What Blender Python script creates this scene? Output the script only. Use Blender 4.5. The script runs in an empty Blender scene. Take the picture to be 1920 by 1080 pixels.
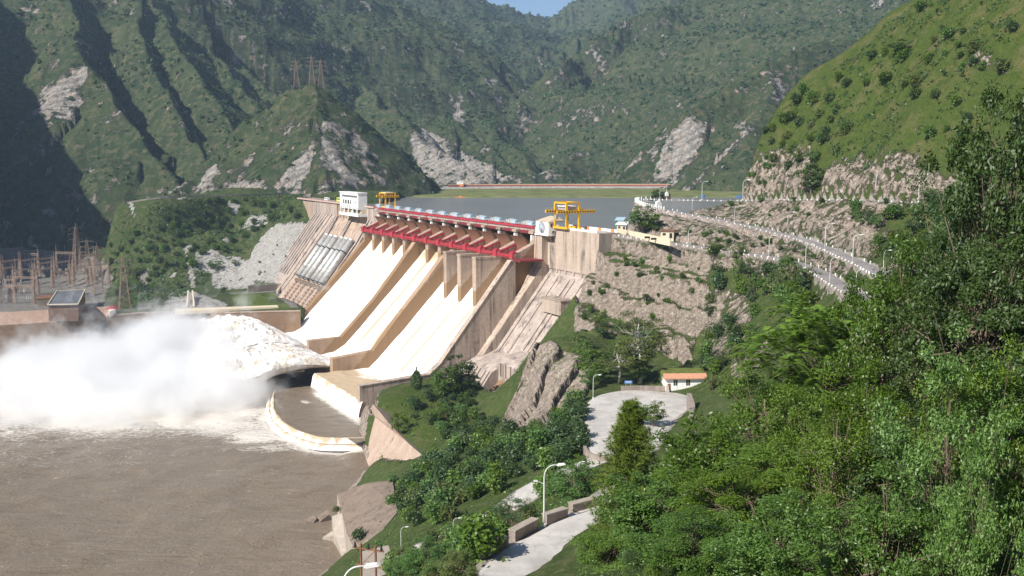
import bpy, bmesh, math, random
import numpy as np
from mathutils import Vector, Matrix
R = math.radians
rng = np.random.default_rng(7)
random.seed(7)
S = bpy.context.scene
COL = S.collection

# ------------------------------------------------------------------ camera model
F = 1900.0; CZ = 140.0
PITCH = math.atan((540 - 295) / F)
cp, sp = math.cos(PITCH), math.sin(PITCH)
CAM = np.array([0.0, 0.0, CZ])
def ray(px, py):
    a = (px - 960) / F; b = (540 - py) / F
    return np.array([a, cp + sp * b, -sp + cp * b])
def Pz(px, py, z):
    r = ray(px, py); return CAM + r * ((z - CZ) / r[2])
def Pd(px, py, d):
    r = ray(px, py); return CAM + r * (d / r[1])
def project(x, y, z):
    z = z - CZ
    w = y * cp - z * sp; v = y * sp + z * cp
    w = np.where(np.abs(w) < 1e-3, 1e-3, w)
    return 960 + F * x / w, 540 - F * v / w, w
ANG = R(28.5)
DO = np.array([11.08, 585.0, 0.0])
DU = np.array([-math.sin(ANG), math.cos(ANG), 0]); DV = np.array([-math.cos(ANG), -math.sin(ANG), 0])
def W(u, v, z=0.0): return DO + DU * u + DV * v + np.array([0, 0, z])
def uv_of(x, y):
    return (x - DO[0]) * DU[0] + (y - DO[1]) * DU[1], (x - DO[0]) * DV[0] + (y - DO[1]) * DV[1]

# ------------------------------------------------------------------ noise
def _hash(ix, iy, seed):
    h = (ix.astype(np.int64) * 374761393 + iy.astype(np.int64) * 668265263 + seed * 144665) & 0xFFFFFFFF
    h = ((h ^ (h >> 13)) * 1274126177) & 0xFFFFFFFF
    return ((h ^ (h >> 16)) & 0xFFFF) / 65535.0
def vnoise(x, y, seed=0):
    x = np.asarray(x, float); y = np.asarray(y, float)
    ix = np.floor(x); iy = np.floor(y); fx = x - ix; fy = y - iy
    fx = fx * fx * fx * (fx * (fx * 6 - 15) + 10); fy = fy * fy * fy * (fy * (fy * 6 - 15) + 10)
    a = _hash(ix, iy, seed); b = _hash(ix + 1, iy, seed); c = _hash(ix, iy + 1, seed); d = _hash(ix + 1, iy + 1, seed)
    return (a + (b - a) * fx + (c - a) * fy + (a - b - c + d) * fx * fy) * 2 - 1
def fbm(x, y, oct=5, seed=0, gain=.5):
    s = 0; a = 1.0; t = 0
    for i in range(oct):
        s = s + a * vnoise(x * 2 ** i + 17.3 * i, y * 2 ** i - 9.1 * i, seed + i); t += a; a *= gain
    return s / t
def ridged(x, y, oct=4, seed=0, gain=.5):
    s = 0; a = 1.0; t = 0
    for i in range(oct):
        s = s + a * (1 - 2 * np.abs(vnoise(x * 2 ** i + 3.3 * i, y * 2 ** i + 5.1 * i, seed + i))); t += a; a *= gain
    return s / t
def sstep(a, b, x):
    t = np.clip((x - a) / (b - a), 0, 1); return t * t * (3 - 2 * t)
def in_poly(px, py, poly):
    inside = np.zeros(np.shape(px), bool); n = len(poly); j = n - 1
    for i in range(n):
        xi, yi = poly[i]; xj, yj = poly[j]
        c = ((yi > py) != (yj > py)) & (px < (xj - xi) * (py - yi) / ((yj - yi) + 1e-12) + xi)
        inside ^= c; j = i
    return inside

# ------------------------------------------------------------------ objects
def link(o): COL.objects.link(o); return o
def tag(o, label=None, cat=None, group=None, kind=None):
    if label: o['label'] = label
    if cat: o['category'] = cat
    if group: o['group'] = group
    if kind: o['kind'] = kind
    return o
def empty(name, loc=(0, 0, 0), rz=0.0, label=None, cat=None, group=None):
    o = bpy.data.objects.new(name, None); link(o)
    o.location = loc; o.rotation_euler = (0, 0, rz); o.empty_display_size = .5
    return tag(o, label, cat, group)
def mesh_obj(name, verts, faces, mat=None, parent=None, smooth=False):
    me = bpy.data.meshes.new(name)
    me.from_pydata([tuple(map(float, v)) for v in verts], [], faces)
    if mat: me.materials.append(mat)
    if smooth: me.shade_smooth()
    me.update()
    o = bpy.data.objects.new(name, me); link(o)
    if parent: o.parent = parent
    return o
def np_mesh(name, V, Q, mat=None, parent=None, smooth=True, attrs=None, n=4):
    """V (N,3) floats, Q (M,n) ints -> one mesh object"""
    me = bpy.data.meshes.new(name)
    V = np.ascontiguousarray(V, np.float32); Q = np.ascontiguousarray(Q, np.int32)
    me.vertices.add(len(V)); me.vertices.foreach_set('co', V.ravel())
    me.loops.add(Q.size); me.loops.foreach_set('vertex_index', Q.ravel())
    me.polygons.add(len(Q))
    me.polygons.foreach_set('loop_start', np.arange(0, Q.size, n, dtype=np.int32))
    if smooth: me.polygons.foreach_set('use_smooth', np.ones(len(Q), bool))
    if attrs:
        for k, a in attrs.items():
            at = me.attributes.new(k, 'FLOAT', 'POINT'); at.data.foreach_set('value', np.ascontiguousarray(a, np.float32))
    if mat: me.materials.append(mat)
    me.update(calc_edges=True)
    o = bpy.data.objects.new(name, me); link(o)
    if parent: o.parent = parent
    return o
def grid_faces(ny, nx):
    i = np.arange(ny * nx).reshape(ny, nx)
    return np.stack([i[:-1, :-1], i[:-1, 1:], i[1:, 1:], i[1:, :-1]], -1).reshape(-1, 4)
def children(o): return list(o.children)
def copy_tree(o, parent=None):
    c = o.copy(); link(c)
    if parent: c.parent = parent
    for ch in children(o): copy_tree(ch, c)
    return c

class MB:
    def __init__(s): s.v = []; s.f = []
    def add(s, vs, fs):
        k = len(s.v); s.v += [tuple(v) for v in vs]; s.f += [tuple(i + k for i in f) for f in fs]; return s
    def box(s, x0, x1, y0, y1, z0, z1, M=None):
        vs = [(x, y, z) for z in (z0, z1) for x, y in ((x0, y0), (x1, y0), (x1, y1), (x0, y1))]
        if M is not None: vs = [tuple(M @ Vector(v)) for v in vs]
        return s.add(vs, [(3, 2, 1, 0), (4, 5, 6, 7), (0, 1, 5, 4), (1, 2, 6, 5), (2, 3, 7, 6), (3, 0, 4, 7)])
    def bar(s, p, q, w, h=None):
        """square bar from p to q"""
        p = Vector(p); q = Vector(q); d = (q - p)
        if d.length < 1e-6: return s
        d.normalize(); up = Vector((0, 0, 1)) if abs(d.z) < .95 else Vector((1, 0, 0))
        a = d.cross(up).normalized() * (w / 2); b = a.cross(d).normalized() * ((h or w) / 2)
        vs = [p - a - b, p + a - b, p + a + b, p - a + b, q - a - b, q + a - b, q + a + b, q - a + b]
        return s.add(vs, [(3, 2, 1, 0), (4, 5, 6, 7), (0, 1, 5, 4), (1, 2, 6, 5), (2, 3, 7, 6), (3, 0, 4, 7)])
    def tube(s, pts, rs, n=8, caps=True):
        k0 = len(s.v); pts = [Vector(p) for p in pts]; m = len(pts)
        if not hasattr(rs, '__len__'): rs = [rs] * m
        prev = None
        for i, p in enumerate(pts):
            d = (pts[min(i + 1, m - 1)] - pts[max(i - 1, 0)]).normalized()
            if prev is None:
                up = Vector((0, 0, 1)) if abs(d.z) < .9 else Vector((1, 0, 0)); a = d.cross(up).normalized()
            else:
                a = (prev - d * prev.dot(d)).normalized()
            prev = a; b = d.cross(a)
            for j in range(n):
                t = 2 * math.pi * j / n; s.v.append(tuple(p + (a * math.cos(t) + b * math.sin(t)) * rs[i]))
        for i in range(m - 1):
            for j in range(n):
                s.f.append((k0 + i * n + j, k0 + i * n + (j + 1) % n, k0 + (i + 1) * n + (j + 1) % n, k0 + (i + 1) * n + j))
        if caps:
            s.f.append(tuple(k0 + j for j in reversed(range(n)))); s.f.append(tuple(k0 + (m - 1) * n + j for j in range(n)))
        return s
    def prism(s, prof, x0, x1, axis=0):
        """polygon prof of (a,b) extruded along axis from x0 to x1; axis 0: (x,a,b); 1: (a,x,b); 2: (a,b,x)"""
        mk = [lambda x, a, b: (x, a, b), lambda x, a, b: (a, x, b), lambda x, a, b: (a, b, x)][axis]
        n = len(prof); vs = [mk(x0, *p) for p in prof] + [mk(x1, *p) for p in prof]
        fs = [tuple(range(n))[::-1], tuple(range(n, 2 * n))] + [(i, (i + 1) % n, n + (i + 1) % n, n + i) for i in range(n)]
        return s.add(vs, fs)
    def build(s, name, mat, parent=None, smooth=False, fix=True):
        o = mesh_obj(name, s.v, s.f, mat, parent, smooth)
        if fix:
            bm = bmesh.new(); bm.from_mesh(o.data); bmesh.ops.recalc_face_normals(bm, faces=bm.faces); bm.to_mesh(o.data); bm.free()
        return o

# ------------------------------------------------------------------ node helper
class NT:
    def __init__(s, name):
        s.m = bpy.data.materials.new(name); s.m.use_nodes = True
        s.t = s.m.node_tree; s.t.nodes.clear()
        s.out = s.t.nodes.new('ShaderNodeOutputMaterial')
    def n(s, typ, ins=None, **props):
        nd = s.t.nodes.new('ShaderNode' + typ)
        for k, v in props.items(): setattr(nd, k, v)
        if ins:
            for k, v in ins.items(): s.set(nd.inputs[k], v)
        return nd
    def set(s, sock, v):
        if hasattr(v, 'is_output') or isinstance(v, bpy.types.NodeSocket): s.t.links.new(v, sock)
        elif isinstance(v, (tuple, list)):
            if sock.type == 'RGBA' and len(v) == 3: v = (*v, 1)
            sock.default_value = v
        else: sock.default_value = v
    def coord(s, which='Object', scale=None):
        c = s.n('TexCoord').outputs[which]
        if scale is not None:
            c = s.n('Mapping', {'Vector': c, 'Scale': scale}).outputs[0]
        return c
    def noise(s, vec, scale=1., detail=4., rough=.55, dist=0.):
        return s.n('TexNoise', {'Vector': vec, 'Scale': scale, 'Detail': detail, 'Roughness': rough, 'Distortion': dist}).outputs[0]
    def ramp(s, fac, stops, interp='LINEAR'):
        nd = s.n('ValToRGB', {'Fac': fac}); cr = nd.color_ramp; cr.interpolation = interp
        while len(cr.elements) < len(stops): cr.elements.new(.5)
        for e, (p, c) in zip(cr.elements, stops):
            e.position = p; e.color = (c, c, c, 1) if not hasattr(c, '__len__') else (*c, 1)
        return nd.outputs[0]
    def mix(s, f, a, b, mode='MIX'):
        nd = s.n('Mix', data_type='RGBA', blend_type=mode)
        s.set(nd.inputs[0], f); s.set(nd.inputs[6], a); s.set(nd.inputs[7], b)
        return nd.outputs[2]
    def math(s, op, a, b=0., c=None, clamp=False):
        nd = s.n('Math', operation=op, use_clamp=clamp); s.set(nd.inputs[0], a); s.set(nd.inputs[1], b)
        if c is not None: s.set(nd.inputs[2], c)
        return nd.outputs[0]
    def attr(s, name): return s.n('Attribute', attribute_name=name).outputs['Fac']
    def bump(s, h, strength=.5, dist=1.):
        return s.n('Bump', {'Height': h, 'Strength': strength, 'Distance': dist}).outputs[0]
    def bsdf(s, color, rough=.8, spec=.3, normal=None, metal=0., **kw):
        p = s.n('BsdfPrincipled', {'Base Color': color, 'Roughness': rough, 'Specular IOR Level': spec, 'Metallic': metal})
        for k, v in kw.items(): s.set(p.inputs[k], v)
        if normal is not None: s.set(p.inputs['Normal'], normal)
        s.t.links.new(p.outputs[0], s.out.inputs[0]); return p

def simple(name, col, rough=.6, spec=.4, metal=0., var=.12, scale=1.5, dirt=None):
    m = NT(name); c = m.coord('Object'); nz = m.noise(c, scale, 5)
    a = tuple(x * (1 - var) for x in col); b = tuple(min(1, x * (1 + var)) for x in col)
    cc = m.ramp(nz, [(.3, a), (.7, b)])
    if dirt:
        cc = m.mix(m.ramp(m.noise(c, scale * .6, 6), [(.5, 0.), (.75, .8)]), cc, dirt)
    m.bsdf(cc, rough, spec, metal=metal); return m.m
def concrete(name, base, dark, streak=.7, mud=False, lines=True, scale=1., rows=False):
    m = NT(name); c = m.coord('Object')
    s1 = m.noise(m.n('Mapping', {'Vector': c, 'Scale': (.22, .22, .02)}).outputs[0], 1., 5, .65)
    s2 = m.noise(m.n('Mapping', {'Vector': c, 'Scale': (.9, .9, .035)}).outputs[0], 1., 4, .6)
    bl = m.noise(c, .12 * scale, 6, .62)
    sp_ = m.noise(c, 1.6 * scale, 5, .7)
    col = m.mix(m.ramp(bl, [(.3, 0.), (.7, 1.)]), tuple(x * .82 for x in base), tuple(min(1, x * 1.12) for x in base))
    k = m.math('MULTIPLY', m.ramp(m.math('ADD', m.math('MULTIPLY', s1, .65), m.math('MULTIPLY', s2, .35)), [(.47, 0.), (.6, 1.)]), m.ramp(bl, [(.36, .12), (.58, 1.)]))
    col = m.mix(m.math('MULTIPLY', k, streak), col, dark)
    col = m.mix(m.math('MULTIPLY', m.ramp(sp_, [(.5, 0.), (.64, 1.)]), .5), col, dark)
    if lines:
        w = m.n('TexWave', {'Vector': c, 'Scale': .105, 'Distortion': .25, 'Detail': 2., 'Detail Scale': .4}, wave_type='BANDS', bands_direction='Z', wave_profile='SAW').outputs[1]
        col = m.mix(m.math('MULTIPLY', m.ramp(w, [(.0, 1.), (.05, 0.)]), .38), col, dark)
    if mud:
        s = m.n('SeparateXYZ', {'Vector': c}); h = m.math('ADD', s.outputs[2], m.math('MULTIPLY', s.outputs[1], 1.03))
        h = m.math('SUBTRACT', h, mud); h = m.math('ADD', h, m.math('MULTIPLY', m.noise(c, .35, 4), -3.5))
        f = m.n('MapRange', {'Value': h, 'From Min': -.5, 'From Max': .8, 'To Min': 1., 'To Max': 0.}).outputs[0]
        col = m.mix(m.math('MULTIPLY', f, .85), col, (.25, .15, .075))
    m.bsdf(col, .88, .2, m.bump(sp_, .35, .25)); return m.m
# ================================================================== TERRAIN
class Field:
    """height field sampled on a regular grid"""
    def __init__(s, x0, x1, y0, y1, res):
        s.x0, s.y0, s.res = x0, y0, res
        s.nx = int((x1 - x0) / res) + 1; s.ny = int((y1 - y0) / res) + 1
        s.X, s.Y = np.meshgrid(x0 + np.arange(s.nx) * res, y0 + np.arange(s.ny) * res)
    def z(s, x, y):
        fx = np.clip((np.asarray(x, float) - s.x0) / s.res, 0, s.nx - 1.001); fy = np.clip((np.asarray(y, float) - s.y0) / s.res, 0, s.ny - 1.001)
        i = fx.astype(int); j = fy.astype(int); a = fx - i; b = fy - j; Z = s.Z
        return (Z[j, i] * (1 - a) + Z[j, i + 1] * a) * (1 - b) + (Z[j + 1, i] * (1 - a) + Z[j + 1, i + 1] * a) * b
    def inside(s, x, y):
        return (x >= s.x0) & (x <= s.x0 + (s.nx - 1) * s.res) & (y >= s.y0) & (y <= s.y0 + (s.ny - 1) * s.res)
def spline_fit(P, Q, X, Y, c=14.0, lam=1e-3):
    def k(d2): return -np.sqrt(d2 + c * c)
    n = len(P); d2 = ((P[:, None, :2] - P[None, :, :2]) ** 2).sum(-1)
    A = np.zeros((n + 3, n + 3)); A[:n, :n] = k(d2) + lam * np.eye(n)
    A[:n, n] = 1; A[:n, n + 1:] = P[:, :2]; A[n, :n] = 1; A[n + 1:, :n] = P[:, :2].T
    w = np.linalg.solve(A, np.concatenate([P[:, 2], np.zeros(3)]))
    Z = w[n] + w[n + 1] * X + w[n + 2] * Y
    for i in range(n): Z = Z + w[i] * k((X - P[i, 0]) ** 2 + (Y - P[i, 1]) ** 2)
    return Z
def polyline(pts, step=3.0):
    P = [np.array(p, float) for p in pts]; out = []
    # Catmull-Rom through the points
    Q = [2 * P[0] - P[1]] + P + [2 * P[-1] - P[-2]]
    for i in range(1, len(Q) - 2):
        n = max(2, int(np.linalg.norm(Q[i + 1] - Q[i]) / step))
        for t in np.arange(n) / n:
            out.append(.5 * ((2 * Q[i]) + (Q[i + 1] - Q[i - 1]) * t + (2 * Q[i - 1] - 5 * Q[i] + 4 * Q[i + 1] - Q[i + 2]) * t * t + (-Q[i - 1] + 3 * Q[i] - 3 * Q[i + 1] + Q[i + 2]) * t ** 3))
    out.append(P[-1]); return np.array(out)
def offset_line(L, d):
    T = np.gradient(L[:, :2], axis=0); T /= np.linalg.norm(T, axis=1)[:, None] + 1e-9
    N = np.stack([T[:, 1], -T[:, 0]], 1)         # to the right of travel
    M = L.copy(); M[:, :2] += N * d; return M
def nearest(L, X, Y):
    """distance to polyline L and z there"""
    D = np.full(X.shape, 1e9); Zn = np.zeros(X.shape)
    for a, b in zip(L[:-1], L[1:]):
        dx, dy = b[0] - a[0], b[1] - a[1]; l2 = dx * dx + dy * dy + 1e-9
        t = np.clip(((X - a[0]) * dx + (Y - a[1]) * dy) / l2, 0, 1)
        d = np.hypot(X - a[0] - t * dx, Y - a[1] - t * dy); m = d < D
        D = np.where(m, d, D); Zn = np.where(m, a[2] + t * (b[2] - a[2]), Zn)
    return D, Zn

# ---- roads of the right bank: outer (valley side) edges measured in the photo, going towards the camera
low_e = polyline([Pz(1128, 437, 100.6), Pz(1177, 445, 99.4), Pz(1230, 453, 98.8), Pz(1290, 462, 98.4), Pz(1360, 472, 98), Pz(1440, 484, 97.7), Pz(1505, 504, 97.4), Pz(1555, 535, 97.2), Pz(1600, 563, 97), Pz(1660, 610, 96.8)])
mid_e = polyline([Pz(1192, 381, 112.8), Pz(1212, 389, 112.2), Pz(1240, 394.5, 111.3), Pz(1300, 405, 109.3), Pz(1380, 421, 106.5), Pz(1425, 432, 105), Pz(1480, 446, 103.6), Pz(1530, 464, 102.9), Pz(1562, 479, 102.5), Pz(1595, 494, 102.2), Pz(1642, 519, 102), Pz(1720, 560, 101.8)])
up_e = polyline([Pz(1205, 374.5, 113.6), Pz(1240, 375, 114.5), Pz(1316, 376.5, 115.5), Pz(1390, 376.5, 116.5), Pz(1515, 375, 119.5), Pz(1620, 377, 121), Pz(1722, 380.5, 122), Pz(1810, 383, 122.5), Pz(1960, 400, 124)])
low_c = offset_line(low_e, -3.6); mid_c = offset_line(mid_e, -3.5); up_c = offset_line(up_e, -3.4)
roadA_c = polyline([Pz(1150, 850, 51.6), Pz(1108, 868, 51), Pz(1060, 890, 50), Pz(1003, 915, 48.8), Pz(935, 965, 46), Pz(865, 1000, 43.5), Pz(790, 1030, 41), Pz(700, 1085, 38)])
roadB_c = polyline([(36, 172, 88.6), (22, 158, 88.3), Pz(1062, 1000, 88), Pz(985, 1042, 88), Pz(920, 1100, 88.4), (-11, 108, 89), (-19, 92, 89.6), (-30, 60, 91)])
plateau = [Pz(x, y, 52)[:2] for x, y in [(1094, 768), (1092, 800), (1104, 850), (1150, 862), (1230, 850), (1262, 800), (1292, 768), (1293, 742), (1240, 733), (1180, 731), (1130, 738), (1104, 752)]]

A = Field(-112, 330, -40, 760, 1.5)
C = []
def zz(px, py, z): C.append(Pz(px, py, z))
def dd(px, py, d): C.append(Pd(px, py, d))
for L in (low_e, mid_e, up_e, low_c, mid_c, up_c, roadA_c, roadB_c): C += list(L[::6])
for L in (offset_line(low_e, -7), offset_line(mid_e, -7), offset_line(up_e, -7)): C += list(L[::8])
C += [np.array(p, float) for p in [
 (0, 0, 138.0), (-8, 5, 134), (6, 7, 131.5), (5, 14, 126), (13, 16, 125), (24, 22, 124.5), (18, 0, 135), (0, -30, 140), (45, 0, 146), (75, 60, 152), (45, 36, 131), (95, 150, 142), (110, 220, 132), (-22, 20, 122), (-50, 20, 100), (-95, 20, 60), (-60, 95, 62), (-100, 100, 20), (-70, 180, 30), (-110, 190, -6), (-48, 250, 20), (-100, 260, -12), (-30, 150, 72), (-8, 55, 116), (-14, 75, 98),
 (45, 540, 82), (30, 600, 60), (58, 640, 62), (40, 720, 55), (100, 640, 112), (118, 690, 110), (110, 755, 92), (70, 575, 101), (62, 555, 100), (20, 560, 58), (-40, 640, 55), (330, 760, 215), (260, 720, 205), (330, 500, 262), (330, 300, 240), (300, 100, 230), (150, 60, 180), (200, 200, 185), (200, -40, 205), (100, -40, 170), (320, -40, 250)]]
for p in plateau: C.append(np.array([p[0], p[1], 52.0]))
for a in [(1200, 760, 52), (1200, 800, 52), (1283, 728, 53.5), (1330, 724, 55), (1240, 690, 57), (1300, 690, 57), (1200, 715, 53), (1120, 690, 53), (1310, 760, 56.5),
          (1040, 662, 60), (1000, 640, 59), (1100, 670, 58), (1005, 700, 48), (1060, 740, 49), (965, 785, 34), (1010, 800, 40), (990, 742, 42), (950, 720, 29), (935, 750, 24), (905, 785, 21), (940, 690, 31),
          (690, 890, 0), (665, 845, 0), (668, 815, 6), (690, 1060, 30), (705, 750, 21), (740, 735, 22), (800, 690, 23), (780, 715, 23), (850, 720, 25), (790, 850, 24.5), (745, 800, 22.5),
          (738, 905, 20), (750, 960, 22), (690, 1010, 16), (640, 1040, -3), (850, 780, 28), (820, 850, 29), (880, 760, 29), (900, 850, 35), (950, 850, 40), (1000, 800, 41), (1050, 850, 46), (900, 930, 38), (800, 960, 31), (830, 900, 30), (1050, 800, 45), (900, 700, 20),
          (890, 760, 20), (930, 800, 24)]: zz(*a)
for a in [(1330, 745, 343), (1400, 680, 360), (1450, 640, 342), (1350, 600, 420), (1560, 562, 342), (1500, 600, 326), (1420, 560, 440), (1340, 522, 465),
          (1120, 540, 506), (1200, 548, 490), (1300, 560, 459), (1100, 600, 482), (1180, 622, 466), (1280, 650, 440), (1315, 680, 420), (1085, 560, 508), (1100, 655, 430), (1060, 630, 445),
          (1500, 1078, 46), (1300, 1078, 70), (1150, 1080, 97), (1900, 930, 40), (1750, 880, 58), (1560, 830, 92), (1870, 640, 78), (1650, 850, 70), (1900, 800, 56), (1350, 980, 92), (1700, 1050, 42), (1920, 420, 110), (1420, 920, 96), (1300, 910, 114), (1700, 660, 104), (1180, 960, 120),
          (1720, 0, 560), (1660, 48, 566), (1600, 95, 570), (1550, 138, 573), (1500, 180, 576), (1455, 215, 578), (1410, 250, 582), (1340, 305, 602), (1290, 350, 640), (1920, -130, 500), (1900, 100, 420), (1800, 200, 432), (1650, 250, 460), (1500, 300, 540), (1450, 330, 555), (1350, 345, 595), (1740, 315, 430), (1640, 320, 470), (1560, 300, 505), (1850, 330, 410), (1920, 350, 390), (1700, 450, 330), (1600, 420, 395), (1750, 500, 250), (1500, 410, 455), (1400, 400, 530), (1300, 385, 560),
          (1300, 370, 700), (1250, 372, 720), (1850, -200, 700), (1720, 120, 690), (1600, 200, 700), (1480, 280, 690), (1400, 330, 700)]: dd(*a)
for k, q in enumerate(offset_line(low_e, 2.6)[::4]):
    f_ = k * 4 / len(low_e); C.append(q - np.array([0, 0, 8.2 if f_ < .5 else 5.5]))
C = np.array(C)
# keep clear of conflicting near-duplicates
keep = []
for i, p in enumerate(C):
    if all((p[0] - C[j][0]) ** 2 + (p[1] - C[j][1]) ** 2 > 4.0 for j in keep): keep.append(i)
A.Z = spline_fit(C[keep], None, A.X, A.Y, 12., 2.5)
APRON = [Pz(700, 758, 21), Pz(735, 800, 22.5), Pz(770, 835, 23.5), Pz(791, 853, 24), Pz(706, 893, 1.5), Pz(692, 885, -1), Pz(672, 855, -2), Pz(668, 838, -2), Pz(672, 805, 3), Pz(690, 772, 12)]
def shape_A(f):
    X, Y, Z = f.X, f.Y, f.Z
    PX, PY, PW = project(X, Y, Z)
    u, v = uv_of(X, Y)
    gx = np.gradient(Z, f.res, axis=1); gy = np.gradient(Z, f.res, axis=0); sl = np.hypot(gx, gy)
    cliff = in_poly(PX, PY, [(1085, 505), (1118, 460), (1330, 495), (1330, 560), (1300, 660), (1290, 690), (1210, 640), (1080, 620)]) & (Y > 380)
    rockc = in_poly(PX, PY, [(1525, 374), (1550, 325), (1610, 305), (1690, 288), (1800, 312), (1900, 335), (1900, 380)]) & (Y > 300)
    cut = in_poly(PX, PY, [(1180, 378), (1290, 330), (1400, 300), (1520, 300), (1530, 372), (1700, 378), (1640, 500), (1540, 520), (1350, 470), (1130, 430)]) & (Y > 330)
    slab = in_poly(PX, PY, [(985, 690), (1000, 650), (1030, 640), (1110, 680), (1100, 740), (1000, 805), (940, 800), (955, 760), (975, 730)]) & (Y > 330)
    def soft(m, k=2):
        m = m.astype(float)
        for _ in range(int(k * 1.5 / f.res) if f.res < 1 else k):
            m = (m + np.roll(m, 1, 0) + np.roll(m, -1, 0) + np.roll(m, 1, 1) + np.roll(m, -1, 1)) / 5
        return m
    cliff, rockc, cut, slab = soft(cliff, 3), soft(rockc, 3), soft(cut, 3), soft(slab, 2)
    # general roughness
    far = sstep(20, 120, Y)
    n1 = fbm(X / 38, Y / 38, 5, 3); n2 = ridged(X / 16, Y / 16, 4, 9); n3 = ridged(X / 55 + .3 * fbm(X / 30, Y / 30, 3, 44), Y / 80, 4, 21)
    Z = Z + n1 * (1.3 * far + .25)
    hill = sstep(118, 150, X) * sstep(330, 420, Y)
    Z = Z + hill * (ridged((X * .5 + Y) / 62 + .35 * fbm(X / 40, Y / 40, 3, 44), (X - Y * .5) / 260, 4, 21) * 13 + 4.2 * ridged((X * .5 + Y) / 22, (X - .5 * Y) / 70, 4, 61) - 4)
    Z = Z + rockc * (n2 * 2.6 + ridged(X / 6, Y / 6, 3, 5) * 1.2)
    Z = Z + cut * (ridged((X + .4 * Y) / 9, Y / 22, 3, 15) * 1.3 + ridged(X / 5, Y / 5, 2, 35) * .5)
    q_ = (X * .55 - Y * .2) / 7.5 + .5 * fbm(X / 22, Y / 22, 3, 26); Z = Z + slab * ((q_ - np.floor(q_)) * 4.2 - 2.1 + ridged(X / 7, Y / 7, 3, 25) * .8)
    # benches and joints of the abutment cliff
    zw = Z + 10 * fbm(X / 34, Y / 34, 4, 71) + 2.2 * fbm(X / 7, Y / 7, 4, 72); H = 12.5; q = zw / H + .18 * np.sin(zw / 4.1); fr = q - np.floor(q)
    st = np.floor(q) + .12 * fr + .88 * sstep(.5, .72, fr)
    bz = st * H - (zw - Z) + .7 * ridged(X / 7, Y / 7, 3, 81)
    st2 = np.floor(bz / 1.9 + .3 * fbm(X / 5, Y / 5, 2, 85)); bz = bz * .7 + (st2 * 1.9 + .9) * .3 + 1.1 * ridged(X / 11, Y / 11, 4, 88)
    Z = Z * (1 - cliff) + bz * cliff
    # roads cut into the slope
    roadmask = np.zeros_like(Z)
    for L, w in ((low_c, 3.6), (mid_c, 3.5), (up_c, 3.4), (roadA_c, 4.2), (roadB_c, 4.6)):
        D, Zr = nearest(L[::2] if len(L) > 60 else L, X, Y)
        k = 1 - sstep(w + .3, w + 2.2, D)
        Z = Z * (1 - k) + (Zr - .25) * k
        roadmask = np.maximum(roadmask, 1 - sstep(w - .3, w + 1.0, D))
    for L, Lc, off, hs in ((low_e, low_c, -7.2, [(.0, 8.8), (.5, 8.2), (.55, 5.5), (.8, 5), (1, 3)]), (mid_e, mid_c, -7., [(0, 4.5), (.35, 4.5), (.5, 3.2), (.8, 3), (1, 2)])):
        De, Zr = nearest(L[::2], X, Y); Di, _ = nearest(offset_line(L, off)[::2], X, Y); Dc, _ = nearest(Lc[::2], X, Y)
        P2 = L.copy(); P2[:, 2] = np.interp(np.linspace(0, 1, len(L)), [h[0] for h in hs], [h[1] for h in hs]); _, hh = nearest(P2[::2], X, Y)
        m_ = (De < Di) & (Dc > 3.3) & (De < 9); Z = np.where(m_, np.minimum(Z, Zr + .1 - hh * sstep(.2, 1.4, De)), Z)
    pl = soft(in_poly(X, Y, plateau), 3)
    Z = Z * (1 - pl) + 51.8 * pl; roadmask = np.maximum(roadmask, pl)
    # stay under the dam, its near abutment and the spillway pools
    blk = np.clip(74 - v / .8, 8, 96)
    m = (u > -72) & (u < 245) & (v < 62)
    Z = np.where(m & (v > -14), np.minimum(Z, blk - 4), Z)
    Z = np.where(m & (v <= -14), np.minimum(Z, 80), Z)
    ap = [np.array(p) for p in APRON]
    nrm = np.cross(ap[2] - ap[0], ap[4] - ap[0]); pz = ap[0][2] - (nrm[0] * (X - ap[0][0]) + nrm[1] * (Y - ap[0][1])) / nrm[2]
    cen = np.mean([p[:2] for p in ap], 0); pa = in_poly(X, Y, [tuple(cen + (p[:2] - cen) * 1.22) for p in ap]); Z = np.where(pa, np.minimum(Z, pz - 2.5), Z)
    cut_ = in_poly(X, Y, [tuple(p[:2]) for p in (Pz(701, 757, 21), Pz(690, 774, 12), Pz(674, 806, 3), Pz(668, 842, 0), Pz(640, 856, 0), Pz(590, 800, 5), W(-8, 108), W(-12.2, 100))]); Z = np.where(cut_, np.minimum(Z, -4), Z)
    m = (v >= 62) & (v < 165) & (u > -12 - (v - 71) * .28); Z = np.where(m & (u < 245), np.minimum(Z, -3), Z)
    f.Z = Z; f.cliff, f.rockc, f.cut, f.slab, f.roadmask, f.hill = cliff, rockc, cut, slab, roadmask, hill
    PX, PY, PW = project(X, Y, Z)
    gx = np.gradient(Z, f.res, axis=1); gy = np.gradient(Z, f.res, axis=0); sl = np.hypot(gx, gy); f.sl = sl
    rock = np.clip(np.maximum.reduce([cliff * (.3 + .65 * sstep(.5, 1.1, sl)), rockc * .58, cut * .6, slab * .95]) , 0, 1)
    rock = np.maximum(rock, .8 * sstep(1.35, 2.1, sl) * (1 - .9 * hill))
    for poly, wgt in [([(1310, 560), (1350, 530), (1420, 560), (1400, 640), (1320, 690)], .55), ([(1360, 690), (1440, 620), (1450, 650), (1390, 730)], .8),
                      ([(1590, 425), (1625, 430), (1625, 465), (1590, 465)], .9), ([(1815, 90), (1900, 110), (1890, 135), (1815, 130)], .75), ([(1690, 40), (1700, 55), (1690, 60)], .5)]:
        rock = np.maximum(rock, soft(in_poly(PX, PY, poly) & (Y > 200), 2) * wgt)
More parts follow.
